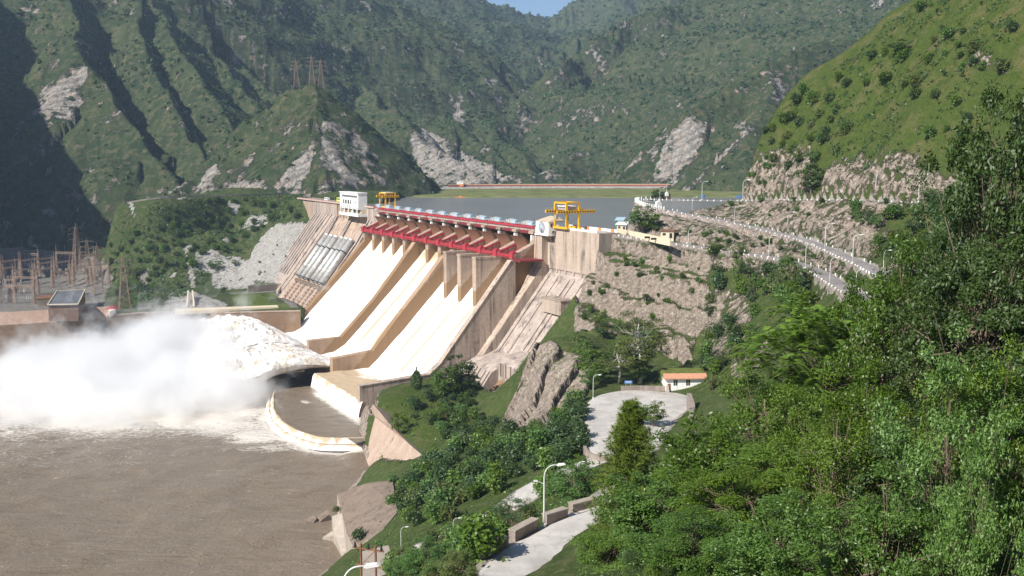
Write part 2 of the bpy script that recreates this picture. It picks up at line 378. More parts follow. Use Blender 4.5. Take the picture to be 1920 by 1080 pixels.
    rock = np.maximum(rock, .75 * sstep(7, 2.5, Z + 2.5 * fbm(X / 12, Y / 12, 4, 31)) * (Y > 240))
    rock = rock * (1 - roadmask)
    lawn = soft(in_poly(PX, PY, [(700, 755), (790, 690), (880, 730), (880, 800), (800, 840), (745, 800)]) & (Y > 380), 2)
    return dict(rock=rock, hill=np.maximum(hill * (1 - rock), lawn), bare=roadmask)
Z0 = A.Z.copy(); A0 = Field(-112, 330, -40, 760, 1.5); A0.Z = Z0
attA = shape_A(A)
Fine = Field(8, 124, 372, 536, .55); Fine.Z = A0.z(Fine.X, Fine.Y); attF = shape_A(Fine)
# the coarse sheet dips under the fine cliff sheet
inn = (A.X > 11) & (A.X < 121) & (A.Y > 375) & (A.Y < 533); Acoarse = np.where(inn, np.minimum(A.Z, Fine.z(A.X, A.Y)) - 3.5, A.Z); A.Z = np.where(inn, Fine.z(A.X, A.Y), A.Z)

# ---- left bank below the hill road, down to the platform of the switchyard
Cf = Field(-760, -128, 640, 1180, 2.0)
wallR = [Pz(563, 584, 27), Pz(430, 587, 27), Pz(350, 584, 27), Pz(270, 588, 27), Pz(200, 593, 27)]
wallL = [Pz(196, 598, 24.5), Pz(100, 604, 24.5), Pz(0, 610, 24.5), Pz(-160, 618, 24.5), Pz(-400, 628, 24.5)]
C = []
for a in [(300, 369, 101), (380, 366.5, 101), (450, 365.5, 101), (520, 363.5, 101), (575, 362, 101), (590, 425, 76), (490, 425, 73.5), (545, 470, 56), (480, 470, 52), (560, 532, 28.5), (470, 527, 28.5), (400, 380, 94), (300, 480, 48.5), (350, 440, 65.5), (330, 410, 80), (400, 420, 76), (450, 400, 84.2), (520, 400, 84.7), (350, 545, 28.5), (400, 515, 31), (430, 480, 42), (300, 560, 28), (290, 520, 29), (260, 475, 42), (300, 371, 100.8), (340, 369, 101), (420, 366.5, 101),
          (20, 590, 28), (100, 582, 28), (200, 562, 28), (300, 577, 28), (560, 577, 28), (400, 582, 28), (460, 560, 28), (100, 500, 28), (0, 500, 28), (150, 480, 29), (200, 520, 28), (250, 500, 29), (-150, 590, 28), (-150, 500, 28), (-300, 560, 28), (-200, 480, 45), (60, 470, 36), (0, 475, 40)]: C.append(Pz(*a))
C += [np.array(W(u, v, z)) for u, v, z in [(445, 0, 96), (445, -20, 101), (480, -10, 101)]]
C += [np.array(p, float) for p in [(-130, 1180, 101), (-290, 1180, 110), (-450, 1180, 30), (-560, 1180, 34), (-425, 1070, 42), (-380, 1180, 62), (-350, 1100, 95), (-760, 1180, 90), (-760, 640, 40), (-500, 640, -5), (-128, 640, -5), (-128, 1000, 96)]]
Cf.Z = spline_fit(np.array(C), None, Cf.X, Cf.Y, 16., 3.)
hr = polyline([W(452, -6, 101.3), Pz(572, 362.6, 101.3), Pz(520, 364, 101.3), Pz(450, 366, 101.3), Pz(380, 367.5, 101.3), Pz(300, 371, 100.5), Pz(240, 380, 96)], 8)
def shape_C(f):
    X, Y, Z = f.X, f.Y, f.Z
    PX, PY, PW = project(X, Y, Z); u, v = uv_of(X, Y)
    flat = sstep(31, 27.5, Z)
    Z = Z + (1 - flat) * (fbm(X / 35, Y / 35, 5, 4) * 3 + ridged(X / 18, Y / 25, 4, 6) * 2.2)
    Dh, Zh = nearest(hr, X, Y); kh = 1 - sstep(5, 30, Dh); Z = Z * (1 - kh) + (Zh - .5) * kh
    scree = in_poly(PX, PY, [(590, 420), (510, 424), (485, 450), (465, 490), (470, 527), (545, 528), (575, 470)]).astype(float)
    scree2 = in_poly(PX, PY, [(365, 475), (395, 470), (425, 480), (470, 490), (470, 520), (400, 520), (365, 508)]).astype(float)
    strips = np.zeros_like(Z)
    for poly in [[(335, 402), (352, 378), (360, 380), (345, 405)], [(425, 415), (440, 398), (452, 398), (440, 420)], [(448, 428), (470, 408), (500, 405), (502, 420), (470, 436)], [(415, 455), (428, 448), (430, 460)], [(340, 472), (355, 455), (362, 462), (350, 475)], [(316, 519), (335, 505), (330, 520)], [(165, 430), (250, 418), (255, 435), (215, 442)], [(345, 470), (362, 500), (368, 540), (358, 540), (352, 500)]]:
        strips = np.maximum(strips, in_poly(PX, PY, poly).astype(float))
    rub = in_poly(PX, PY, [(400, 515), (475, 505), (480, 540), (410, 545), (395, 535)]) | in_poly(PX, PY, [(320, 545), (360, 545), (430, 570), (430, 582), (300, 582)])
    yard = in_poly(PX, PY, [(0, 470), (-200, 470), (-200, 600), (195, 600), (200, 540), (205, 500), (150, 470), (80, 465)])
    road = in_poly(PX, PY, [(258, 580), (262, 520), (272, 505), (280, 505), (276, 530), (284, 580)]) | in_poly(PX, PY, [(145, 494), (195, 505), (214, 520), (200, 548), (190, 548), (200, 522), (185, 508), (145, 498)]) | in_poly(PX, PY, [(430, 549), (525, 540), (562, 576), (545, 577), (515, 548), (432, 552)])
    def soft(m, k=1):
        m = m.astype(float)
        for _ in range(k): m = (m + np.roll(m, 1, 0) + np.roll(m, -1, 0) + np.roll(m, 1, 1) + np.roll(m, -1, 1)) / 5
        return m
    rock = np.maximum.reduce([scree * .97, scree2 * .9, strips * .95, soft(rub) * .7])
    Z = Z + np.maximum(scree, scree2) * ridged((X + Y * .3) / 9, Y / 30, 3, 8) * 1.0
    lawn = soft(in_poly(PX, PY, [(432, 553), (440, 546), (515, 548), (525, 556), (500, 564), (560, 577), (500, 580), (440, 570)]))
    bare = np.maximum(soft(yard) * .75, soft(road))
    # stay behind the river wall and under the dam
    for wl, top in ((wallR, 26.9), (wallL, 24)):
        P = np.array(wl)[::-1]
        yw = np.interp(X, P[:, 0], P[:, 1], left=-1e9, right=1e9) if True else 0
        m = (X >= P[0, 0]) & (X <= P[-1, 0])
        Z = np.where(m & (Y < yw + 1.0), -8, Z)
    Z = np.where((X > wallR[0][0]) & (u < 445) & (v > 70), -8, Z)
    prof = np.where(v < 14, 70 - v * .9, 57.5 - (v - 14) * 1.28)
    Z = np.where((u > 225) & (u < 350) & (v > -14) & (v < 66), np.minimum(Z, prof - 4), Z)
    Z = np.where((u > 225) & (u < 440) & (v <= -8), np.minimum(Z, 80), Z)
    Z = np.where(u <= 225, -8, Z)
    f.Z = Z; f.yard = yard
    return dict(rock=rock, hill=lawn, bare=bare)
attC = shape_C(Cf)

# ---- the mountains: tents hung from ridge lines measured in the photo, gullied down their flanks
def RD(*pts): return np.array([Pd(*p) for p in pts])
ridges = [  # (line, slope, gully width, gully depth, seed)
 # farthest range either side of the notch
 (RD((450, -330, 4300), (620, -190, 4300), (760, -75, 4500), (872, -3, 4700), (905, 3, 4750), (945, 14, 4800), (1002, 32, 4900), (1055, 33, 5100)), .62, 260, 120, 1),
 (RD((1040, 36, 5300), (1062, 30, 5250), (1075, 8, 5100), (1100, -6, 4950), (1150, -18, 4800), (1212, 0, 4800), (1240, 9, 4900), (1300, 30, 5000)), .75, 240, 110, 2),
 (RD((880, 0, 4700), (940, 70, 4300), (990, 110, 4000), (1012, 150, 3700), (1020, 200, 3300)), .55, 200, 80, 3),
 (RD((1150, -10, 4800), (1110, 60, 4500), (1070, 110, 4200), (1040, 140, 3900)), .6, 200, 80, 4),
 # right wall of the valley
 (RD((1232, 12, 4300), (1262, 8, 4200), (1300, -8, 4000), (1400, -70, 3700), (1560, -150, 3400), (1760, -260, 3100)), .6, 240, 110, 5),
 (RD((1300, -5, 3950), (1255, 75, 3600), (1195, 120, 3300), (1120, 165, 3100), (1060, 215, 2900), (1010, 262, 2600)), .5, 180, 70, 6),
 (RD((1450, -60, 3500), (1400, 60, 3000), (1330, 120, 2700), (1240, 190, 2400), (1150, 240, 2200), (1085, 285, 2000), (1030, 325, 1850)), .5, 150, 60, 7),
 (RD((1900, 40, 1900), (1640, 73, 1750), (1545, 79, 1680), (1485, 96, 1620), (1405, 140, 1560), (1335, 182, 1520), (1288, 214, 1490), (1250, 262, 1460), (1216, 340, 1430)), .85, 90, 36, 8),
 (RD((1430, 110, 1600), (1440, 180, 1480), (1400, 235, 1400), (1330, 300, 1370), (1290, 345, 1360)), .8, 60, 22, 9),
 # left: the long forest spur and the mountain behind it
 (RD((300, -420, 3300), (470, -150, 3100), (600, -30, 3000), (640, 15, 2950), (690, 62, 2850), (765, 104, 2750), (850, 152, 2650), (930, 200, 2550), (990, 244, 2450), (1010, 270, 2350)), .62, 170, 70, 10),
 (RD((700, 70, 2820), (740, 160, 2400), (800, 215, 2150), (860, 235, 2000), (930, 290, 1850), (1000, 335, 1750)), .6, 120, 50, 11),
 (RD((770, 110, 2700), (850, 190, 2350), (920, 235, 2150), (985, 290, 1950)), .6, 110, 45, 12),
 (RD((640, 20, 2900), (650, 120, 2350), (720, 200, 1950), (780, 252, 1750), (840, 290, 1650), (930, 342, 1560)), .68, 90, 40, 13),
 # left mountain
 (RD((-500, -700, 2400), (0, -420, 2500), (200, -230, 2400), (300, -90, 2250), (350, 40, 2050), (420, 110, 1950), (490, 155, 1850), (545, 195, 1700), (600, 240, 1560)), .84, 130, 60, 14),
 (RD((60, -300, 2300), (110, -40, 1800), (140, 60, 1600), (152, 108, 1480), (200, 180, 1390), (262, 262, 1300), (330, 352, 1220)), .82, 70, 30, 15),
 (RD((250, -130, 2250), (290, 10, 1850), (330, 80, 1700), (375, 140, 1580), (420, 225, 1440), (450, 290, 1340), (470, 330, 1260)), .8, 70, 30, 16),
 (RD((420, 110, 1950), (410, 190, 1650), (460, 240, 1480), (520, 290, 1380)), .8, 60, 24, 20),
 (RD((-420, -420, 2000), (-200, -120, 1800), (-90, 20, 1650), (-20, 130, 1500), (40, 240, 1400), (90, 330, 1320)), .9, 70, 26, 17),
 # conical hill over the far abutment
 (RD((250, 372, 1130), (330, 347, 1170), (395, 312, 1215), (440, 275, 1240), (500, 205, 1255), (540, 172, 1260), (575, 163, 1260), (602, 164, 1265), (640, 190, 1278), (690, 235, 1298), (745, 292, 1330), (785, 333, 1350), (805, 352, 1362)), .9, 42, 9, 18),
 (RD((590, 166, 1258), (597, 205, 1212), (600, 245, 1172), (603, 300, 1122), (606, 354, 1075)), .85, 36, 7, 19),
 # mountain standing left of the view (its shade falls on the valley side)
 (np.array([(-640, 890, 235.), (-700, 960, 310), (-775, 1055, 380), (-850, 1115, 440), (-1000, 1250, 570), (-1200, 1500, 760)]), 1.5, 90, 22, 21),
 (RD((250, -40, 1900), (262, 60, 1700), (285, 130, 1560), (310, 190, 1450), (345, 260, 1350), (395, 320, 1270)), .85, 60, 22, 22),
 (RD((330, 20, 2050), (395, 95, 1850), (450, 150, 1720), (500, 215, 1600), (540, 260, 1480)), .8, 70, 24, 23),
]
KR = {15: 1.7, 16: 1.0, 20: 1.0, 8: 1.0, 13: .95, 12: 1.0, 11: 1.0, 10: .8, 22: 1.25, 23: 1.0}
def hills_z(X, Y):
    wx = X + 36 * fbm(X / 170, Y / 170, 5, 90, .55) * np.clip(Y / 2500, .25, 1.6); wy = Y + 36 * fbm(X / 170, Y / 170, 5, 95, .55) * np.clip(Y / 2500, .25, 1.6)
    Z = np.full(X.shape, -40.0)
    for L, k, gw, gd, sd in ridges:
        D = np.full(X.shape, 1e9); Zr = np.zeros(X.shape); Sa = np.zeros(X.shape); Kk = np.ones(X.shape); s0 = 0.
        kr = KR.get(sd, k)
        for a, b in zip(L[:-1], L[1:]):
            dx, dy = b[0] - a[0], b[1] - a[1]; l = math.hypot(dx, dy) + 1e-9
            cr_ = (dx * (wy - a[1]) - dy * (wx - a[0])) / l
            t = np.clip(((wx - a[0]) * dx + (wy - a[1]) * dy) / l ** 2, 0, 1)
            d = np.hypot(wx - a[0] - t * dx, wy - a[1] - t * dy); hz = a[2] + t * (b[2] - a[2]); kk = k + (kr - k) * sstep(-.2, .5, cr_ / (d + 5))
            m = (hz - kk * d) > (Zr - Kk * D)
            D = np.where(m, d, D); Zr = np.where(m, hz, Zr); Kk = np.where(m, kk, Kk); Sa = np.where(m, s0 + t * l, Sa); s0 += l
        side = sd * 7
        g = ridged(Sa / gw + .45 * fbm(D / gw, Sa / gw, 3, side + 2), D / (gw * 4.5) + 2.2, 5, side, .58)
        amp = np.minimum(D * .5, gd * 1.55)
        zt = Zr - Kk * D * (1 - .12 * np.clip(D / 900, 0, 1)) + (g - .25) * amp
        if sd == 18:
            fr = D / 15. + .6 * fbm(X / 45, Y / 45, 3, 66); fr = fr - np.floor(fr); zt = zt + 15 * (fr - .6) * sstep(395, 440, Sa) * sstep(10, 26, D)
        Z = np.maximum(Z, zt)
    sc = np.clip((Y - 900) / 2500, 0, 1)
    Z = Z + fbm(X / 70, Y / 70, 5, 33) * (3.5 + 16 * sc) + ridged(X / 26, Y / 26, 3, 37) * (2.2 + 3 * sc) + ridged(X / 75, Y / 75, 4, 39) * (6 + 10 * sc) * (Y > 1180)
    return Z
nth, nr = 1250, 520
TH = np.linspace(R(-57), R(35), nth); RR = np.exp(np.linspace(math.log(560), math.log(7600), nr))
th, rr = np.meshgrid(TH, RR); HX, HY = rr * np.sin(th), rr * np.cos(th)
HZ = hills_z(HX, HY)
hu, hv = uv_of(HX, HY)
# the reservoir basin, the valley floor and the river keep clear of the slopes
lim = 22 + 1.2 * np.maximum.reduce([HY * 0, HY - 1130, -(HX + .53 * HY) * 3.5, (HX + 430) * 1.5]); HZ = np.minimum(HZ, np.where(HX > -250, 1e4, lim)); HZ = np.where((HY < 930) & (HX > -420), -40, HZ)
HZ = np.where((hu < 445) & (hv > -25), -40, HZ)
low = np.where((HY > 900) & (HX < -150) & (HY < 1900) & (hv > -10), 22.0, 60.0); low = np.where(HY < 930, -40, low); low = np.where(HY > 1400, np.maximum(low, 40 + (HY - 1400) * .05), low)
HZ = np.maximum(HZ, low)
yr = np.interp(HX, [-600, -560, -420, -343, -310, -278, -247, -222, -205, -199], [1150, 1150, 1100, 990, 1014, 1035, 1062, 1080, 1030, 985]); HZ = np.where(Cf.inside(HX, HY) & (HX > -.53 * HY) & (HY < yr), np.minimum(HZ, Cf.z(HX, HY) - 5), HZ)
foot = (HX > -360) & (HX < -150) & (HY >= yr - 30) & (HY < 1250); HZ = np.where(foot, np.minimum(HZ, 97 + 1.5 * np.clip(HY - yr, 0, 200) + 2.5 * fbm(HX / 25, HY / 25, 4, 99)), HZ)
HPX, HPY, HPW = project(HX, HY, HZ)
gzr = np.gradient(HZ, axis=0) / (np.gradient(RR)[:, None]); gzt = np.gradient(HZ, axis=1) / (rr * (TH[1] - TH[0]))
Hsl = np.hypot(gzr, gzt)
def soft(m, k=1):
    m = m.astype(float)
    for _ in range(k): m = (m + np.roll(m, 1, 0) + np.roll(m, -1, 0) + np.roll(m, 1, 1) + np.roll(m, -1, 1)) / 5
    return m
hrock = np.zeros_like(HZ)
def scar(poly, w, y0=900, y1=9999, k=5):
    global hrock
    hrock = np.maximum(hrock, soft(in_poly(HPX, HPY, poly) & (HY > y0) & (HY < y1), k) * w)
scar([(150, 106), (168, 128), (160, 180), (140, 240), (90, 245), (55, 215), (78, 165), (112, 140)], .85, 1200, 1700)
scar([(598, 246), (592, 292), (566, 358), (500, 357), (520, 330), (562, 288)], 1., 950, 1420)
scar([(395, 330), (450, 335), (500, 335), (575, 345), (580, 366), (300, 372), (318, 345), (360, 340)], .8, 950, 1420)
scar([(408, 292), (414, 296), (398, 362), (358, 366), (378, 330)], .95, 950, 1420)
scar([(430, 330), (470, 280), (500, 262), (505, 280), (470, 320), (450, 345)], .6, 950, 1420); scar([(610, 262), (640, 300), (690, 352), (660, 356), (620, 310)], .95, 950, 1420); scar([(545, 165), (560, 180), (540, 215), (530, 205)], .7, 950, 1420); scar([(555, 210), (560, 230), (500, 300), (490, 290)], .7, 950, 1420)
scar([(600, 240), (640, 205), (690, 262), (740, 320), (765, 352), (590, 366)], .62, 950, 1420)
scar([(690, 240), (720, 255), (800, 345), (770, 350)], .45, 950, 1420)
scar([(765, 250), (800, 243), (835, 258), (862, 282), (905, 300), (950, 325), (1012, 346), (800, 350), (775, 300)], .92, 1400, 2200)
scar([(838, 195), (872, 198), (874, 235), (850, 228)], .9, 1500, 3000); scar([(890, 240), (912, 262), (900, 268)], .8, 1500, 3000); scar([(970, 335), (1040, 310), (1060, 345), (985, 346)], .6, 1400, 2600)
scar([(1040, 345), (1060, 300), (1110, 265), (1150, 290), (1130, 345)], .35, 1400, 2600)
scar([(1285, 222), (1312, 216), (1350, 232), (1432, 233), (1428, 246), (1350, 243), (1330, 262), (1300, 300), (1262, 348), (1215, 348), (1238, 290), (1252, 250)], .95, 1250, 1700, 2)
scar([(1395, 246), (1412, 246), (1330, 322), (1302, 348), (1286, 348), (1340, 300)], .95, 1250, 1700, 1); scar([(1418, 246), (1428, 246), (1360, 312), (1322, 348), (1312, 348)], .75, 1250, 1700, 1)
scar([(1293, 38), (1350, 18), (1378, 6), (1372, 32), (1332, 56), (1302, 52)], .9, 2500); scar([(1425, 130), (1482, 105), (1494, 180), (1456, 205), (1415, 215)], .5, 1250, 1800); scar([(1510, 120), (1560, 122), (1545, 150), (1512, 140)], .5, 1250, 1900)
scar([(1293, 38), (1350, 18), (1378, 6), (1372, 32), (1332, 56), (1302, 52)], .9, 2500); scar([(1430, 128), (1484, 105), (1496, 180), (1470, 205), (1440, 190)], .62, 1250, 1800); scar([(1510, 120), (1560, 122), (1545, 150), (1512, 140)], .6, 1250, 1900); scar([(1250, 235), (1285, 222), (1300, 205), (1330, 205), (1300, 225)], .55, 1250, 1800); scar([(1000, 98), (1024, 110), (1022, 140), (1005, 125)], .7, 2500); scar([(355, 85), (380, 95), (410, 125), (370, 118)], .4, 1300, 3000); scar([(190, 72), (235, 82), (225, 95), (195, 85)], .4); scar([(205, 118), (240, 128), (235, 142)], .45)
scar([(860, 60), (960, 60), (1000, 130), (960, 150), (880, 120)], .25, 2500)
hrock = np.maximum(hrock, .5 * sstep(1.15, 1.7, Hsl) * (HY < 2600))
outc = ridged(HX / 75 + .4 * fbm(HX / 40, HY / 40, 3, 57), HY / 75, 5, 58, .6); hrock = np.maximum(hrock, .62 * sstep(.3, .7, outc) * sstep(.4, .75, Hsl) * np.where(HY < 1500, 1., .75))
hrock = hrock * (.8 + .35 * fbm(HX / 25, HY / 25, 4, 51))
hfor = fbm(HX / 130, HY / 130, 5, 52) * .9 + .15 + .25 * sstep(1500, 2300, HY) - .25 * (HY < 1300)
hfor = np.clip(hfor, -1, 1) * (1 - np.clip(hrock * 1.3, 0, 1))

def terrain_mat(name, ga, gb, gc, ra, rb, rc, sc, bare=(.36, .32, .28), hillc=None, bed=.2):
    """ga, gb, gc: ground cover; ra, rb, rc: rock; sc: texture size in metres; hillc: meadow grass"""
    m = NT(name); c = m.coord('Object')
    n1 = m.noise(c, .055 / sc, 7, .6); n2 = m.noise(c, .4 / sc, 6, .65); n3 = m.noise(c, 1.9 / sc, 5, .7)
    g = m.mix(m.ramp(n1, [(.35, 0.), (.65, 1.)]), ga, gb); g = m.mix(m.ramp(n2, [(.47, 0.), (.64, 1.)]), g, gc)
    if hillc:
        h = m.mix(m.ramp(n2, [(.35, 0.), (.68, 1.)]), hillc[0], hillc[1]); h = m.mix(m.ramp(m.noise(c, .09 / sc, 5, .65), [(.5, 0.), (.68, 1.)]), h, hillc[2])
        g = m.mix(m.attr('hill'), g, h)
    g = m.mix(m.math('MULTIPLY', m.ramp(n3, [(.42, 1.), (.6, 0.)]), .45), g, tuple(x * .45 for x in ga))
    st = m.noise(m.n('Mapping', {'Vector': c, 'Rotation': (.5, .35, .6), 'Scale': (.55 / sc, .12 / sc, .55 / sc)}).outputs[0], 1., 7, .68, 1.2)
    r = m.mix(m.ramp(st, [(.32, 0.), (.62, 1.)]), ra, rb); r = m.mix(m.ramp(n2, [(.55, 0.), (.66, 1.)]), r, rc)
    vo = m.n('TexVoronoi', {'Vector': m.n('Mapping', {'Vector': c, 'Rotation': (.4, .2, .5), 'Scale': (.5 / sc, .22 / sc, .7 / sc)}).outputs[0], 'Scale': 1.}, feature='DISTANCE_TO_EDGE').outputs[0]
    vs_ = m.noise(m.n('Mapping', {'Vector': c, 'Scale': (.42 / sc, .42 / sc, .03 / sc)}).outputs[0], 1., 5, .65); r = m.mix(m.math('MULTIPLY', m.ramp(vs_, [(.52, 0.), (.64, 1.)]), .45), r, tuple(x * .5 for x in ra))
    wv = m.n('TexWave', {'Vector': m.n('Mapping', {'Vector': c, 'Rotation': (.55, .5, .3)}).outputs[0], 'Scale': .11 / sc, 'Distortion': 9., 'Detail': 5., 'Detail Scale': .7, 'Detail Roughness': .65}, wave_type='BANDS', bands_direction='Z').outputs[1]
    r = m.mix(m.math('MULTIPLY', m.ramp(wv, [(.1, 1.), (.36, 0.)]), bed), r, tuple(x * .42 for x in ra))
    r = m.mix(m.ramp(vo, [(.0, .55), (.07, 0.)]), r, tuple(x * .35 for x in ra))
    f = m.math('ADD', m.attr('rock'), m.math('MULTIPLY', m.math('SUBTRACT', m.math('ADD', m.math('ADD', m.math('MULTIPLY', n2, .42), m.math('MULTIPLY', n3, .22)), m.math('MULTIPLY', m.noise(c, .13 / sc, 5, .6), .36)), .5), 2.9))
    f = m.ramp(f, [(.42, 0.), (.56, 1.)])
    col = m.mix(f, g, r)
    b = m.ramp(m.math('ADD', m.attr('bare'), m.math('MULTIPLY', m.math('SUBTRACT', n2, .5), 1.2)), [(.42, 0.), (.58, 1.)])
    col = m.mix(b, col, m.mix(n3, tuple(x * .75 for x in bare), bare))
    hh = m.math('ADD', m.math('MULTIPLY', n2, .7), m.math('ADD', m.math('MULTIPLY', n3, .3), m.math('MULTIPLY', m.math('MULTIPLY', m.math('ADD', st, m.math('MULTIPLY', wv, bed)), f), 1.1)))
    m.bsdf(col, .92, .15, m.bump(hh, .9, 1.6 * sc)); return m.m
MT_A = terrain_mat('slope_ground', (.045, .075, .018), (.075, .105, .026), (.12, .125, .05), (.24, .19, .155), (.42, .345, .28), (.53, .455, .37), 1.0, hillc=((.05, .082, .013), (.09, .115, .022), (.15, .13, .055)))
MT_C = terrain_mat('bank_ground', (.038, .068, .018), (.07, .1, .028), (.14, .13, .06), (.38, .36, .33), (.5, .475, .44), (.3, .25, .2), 1.4, bare=(.23, .21, .185), hillc=((.1, .16, .02), (.13, .18, .03), (.12, .14, .03)))
MT_H = terrain_mat('mountain_ground', (.028, .052, .022), (.062, .085, .034), (.14, .13, .07), (.27, .245, .22), (.5, .455, .4), (.44, .33, .24), 4.0, bed=.36)

tA = np_mesh('terrain', np.stack([A.X, A.Y, Acoarse], -1).reshape(-1, 3), grid_faces(A.ny, A.nx), MT_A, attrs={k: v.ravel() for k, v in attA.items()}); tag(tA, kind='structure')
tF = np_mesh('terrain', np.stack([Fine.X, Fine.Y, Fine.Z], -1).reshape(-1, 3), grid_faces(Fine.ny, Fine.nx), MT_A, smooth=False, attrs={k: v.ravel() for k, v in attF.items()}); tag(tF, kind='structure')
tC = np_mesh('terrain', np.stack([Cf.X, Cf.Y, Cf.Z], -1).reshape(-1, 3), grid_faces(Cf.ny, Cf.nx), MT_C, attrs={k: v.ravel() for k, v in attC.items()}); tag(tC, kind='structure')
tH = np_mesh('hills', np.stack([HX, HY, HZ], -1).reshape(-1, 3), grid_faces(nr, nth), MT_H, attrs={'rock': hrock.ravel(), 'hill': np.zeros(HZ.size), 'bare': np.zeros(HZ.size)}); tag(tH, kind='structure')

def hit(px, py, fields, d0=14, d1=1500):
    """where the ray through pixel meets the terrain"""
    r = ray(px, py); r = r / r[1]
    d = d0 * (d1 / d0) ** (np.arange(900) / 899)
    P = CAM[None] + r[None] * d[:, None]
    best = None
    for f in fields:
        m = f.inside(P[:, 0], P[:, 1]); z = f.z(P[:, 0], P[:, 1])
        k = np.nonzero(m & (P[:, 2] < z))[0]
        if len(k) and (best is None or d[k[0]] < best[1]):
            best = ((P[k[0], 0], P[k[0], 1], float(z[k[0]])), d[k[0]])
    return best
def gz(x, y): return float(A.z(x, y))
# ================================================================== MATERIALS
M = {}
M['dam'] = concrete('dam_concrete', (.46, .345, .265), (.14, .11, .095), .95)
M['pier'] = concrete('pier_concrete', (.45, .335, .255), (.12, .095, .08), 1., mud=95)
M['divider'] = concrete('divider_concrete', (.44, .3, .2), (.2, .135, .085), .6, mud=98.5)
M['face'] = concrete('weathered_concrete', (.46, .375, .32), (.14, .12, .11), 1., scale=1.3)
M['pale'] = concrete('pale_concrete', (.5, .395, .315), (.14, .115, .1), 1.)
M['bank_wall'] = concrete('muddy_concrete', (.25, .16, .1), (.14, .085, .05), .6)
M['brick'] = concrete('revetment_brick', (.4, .27, .2), (.2, .14, .11), .5, scale=2.)
M['apron'] = concrete('apron_concrete', (.46, .345, .27), (.24, .17, .13), .6, lines=False)
M['grey_slab'] = concrete('grey_slab_concrete', (.235, .18, .14), (.1, .08, .065), .9, lines=False, scale=1.6)
M['block'] = concrete('block_concrete', (.4, .34, .28), (.2, .17, .14), .6, lines=False, scale=3.)
M['stone'] = concrete('masonry_stone', (.34, .28, .24), (.15, .12, .1), .6, scale=3.)
M['white'] = simple('white_paint', (.8, .79, .76), .6, .3, var=.05, dirt=(.5, .45, .4))
M['whitewash'] = simple('whitewash', (.78, .77, .72), .8, .2, var=.08, scale=2.5, dirt=(.4, .36, .3))
M['cream'] = simple('cream_wall', (.68, .58, .42), .8, .2, dirt=(.4, .32, .22))
M['red'] = simple('red_paint', (.4, .038, .055), .6, .3, var=.2, scale=.8, dirt=(.2, .06, .05))
M['maroon'] = simple('maroon_paint', (.2, .03, .035), .6, .3, var=.2)
M['rust'] = simple('rust', (.2, .1, .06), .8, .2, var=.25)
M['blue'] = simple('pale_blue_paint', (.33, .45, .52), .55, .4, var=.15, dirt=(.2, .24, .26))
M['yellow'] = simple('yellow_paint', (.8, .42, .015), .45, .4, var=.1, dirt=(.45, .2, .03))
M['orange'] = simple('orange_paint', (.75, .25, .08), .5, .4)
M['lime'] = simple('lime_paint', (.62, .7, .12), .4, .5, var=.06)
M['dark'] = simple('dark_opening', (.03, .032, .035), .7, .2)
M['glass'] = simple('dark_glass', (.04, .05, .06), .12, .6)
M['steel'] = simple('weathered_steel', (.6, .59, .56), .4, .5, .35, var=.2, scale=.5, dirt=(.3, .25, .2))
M['galv'] = simple('galvanised_steel', (.42, .38, .34), .6, .4, .2, var=.15)
M['lattice'] = simple('lattice_steel', (.3, .215, .165), .75, .3, .1, var=.2)
M['lamp'] = simple('lamp_paint', (.62, .62, .6), .5, .4, var=.08)
M['roof'] = simple('terracotta', (.55, .27, .17), .8, .2, var=.25, scale=3., dirt=(.3, .17, .12))
M['asphalt_roof'] = simple('grey_roof', (.13, .135, .15), .8, .2, var=.2, scale=.3)
M['green'] = simple('green_paint', (.05, .2, .1), .6, .3)
M['sign_blue'] = simple('sign_blue', (.08, .22, .5), .5, .4)
M['bark'] = simple('bark', (.17, .13, .095), .9, .1, var=.35, scale=2.)
M['bark_pale'] = simple('pale_bark', (.5, .46, .4), .8, .2, var=.2, scale=2.)
M['tyre'] = simple('tyre', (.03, .03, .03), .8, .2)

# ================================================================== THE DAM
ROT = R(118.5)
dam = empty('concrete_dam', DO, ROT, 'huge beige concrete gravity dam with gated spillway chutes in full flood', 'dam')
def D(mb, name, mat, smooth=False): return mb.build(name, M[mat] if isinstance(mat, str) else mat, dam, smooth)
# spillway bodies (chutes 1+2 end in flip buckets, chute 3 runs into a stilling pool)
og = [(-13, -12), (-13, 70), (-10, 80), (-5, 83.2), (0, 84), (4, 83.2), (10, 78.2), (17, 70), (32, 54), (55, 30.5), (70, 15.5)]
D(MB().prism(og + [(78, 11), (86, 10), (94, 12), (97, 13.4), (97, -12)], 70, 130), 'spillway_body', 'divider')
D(MB().prism(og + [(76, 11), (83, 10.5), (90, 12.5), (94, 14.5), (94, -12)], 130.02, 230), 'spillway_body', 'divider')
D(MB().prism(og + [(80, 8), (95, 5), (109, 4.6), (109, -12)], -10, 69.98), 'spillway_body', 'divider')
# training and divider walls
def wall(u0, u1, top, bot, mat='divider'):
    return D(MB().prism(top + bot[::-1], u0, u1), 'divider_wall', mat)
wall(67.4, 72.6, [(16, 83), (25, 78), (40, 60.4), (55, 43.4), (72.6, 22.5), (98.5, 20)], [(16, 66), (55, 26), (70, 3), (98.5, 3)])
wall(127.4, 132.6, [(16, 83.4), (18.7, 82.2), (33, 64), (48.3, 45.6), (72.1, 21.5), (94.5, 21.2)], [(16, 66), (55, 26), (70, 3), (94.5, 3)])
wall(227.4, 232.6, [(11.9, 83), (40, 52.5), (68.3, 22.5), (95, 19.5)], [(11.9, 60), (55, 20), (70, -5), (95, -5)])
wall(-14, -10.02, [(18, 83), (20.8, 82.7), (64.6, 28.4), (71, 23.2), (111, 21)], [(18, 40), (50, 2), (70, -5), (111, -5)], 'pale')
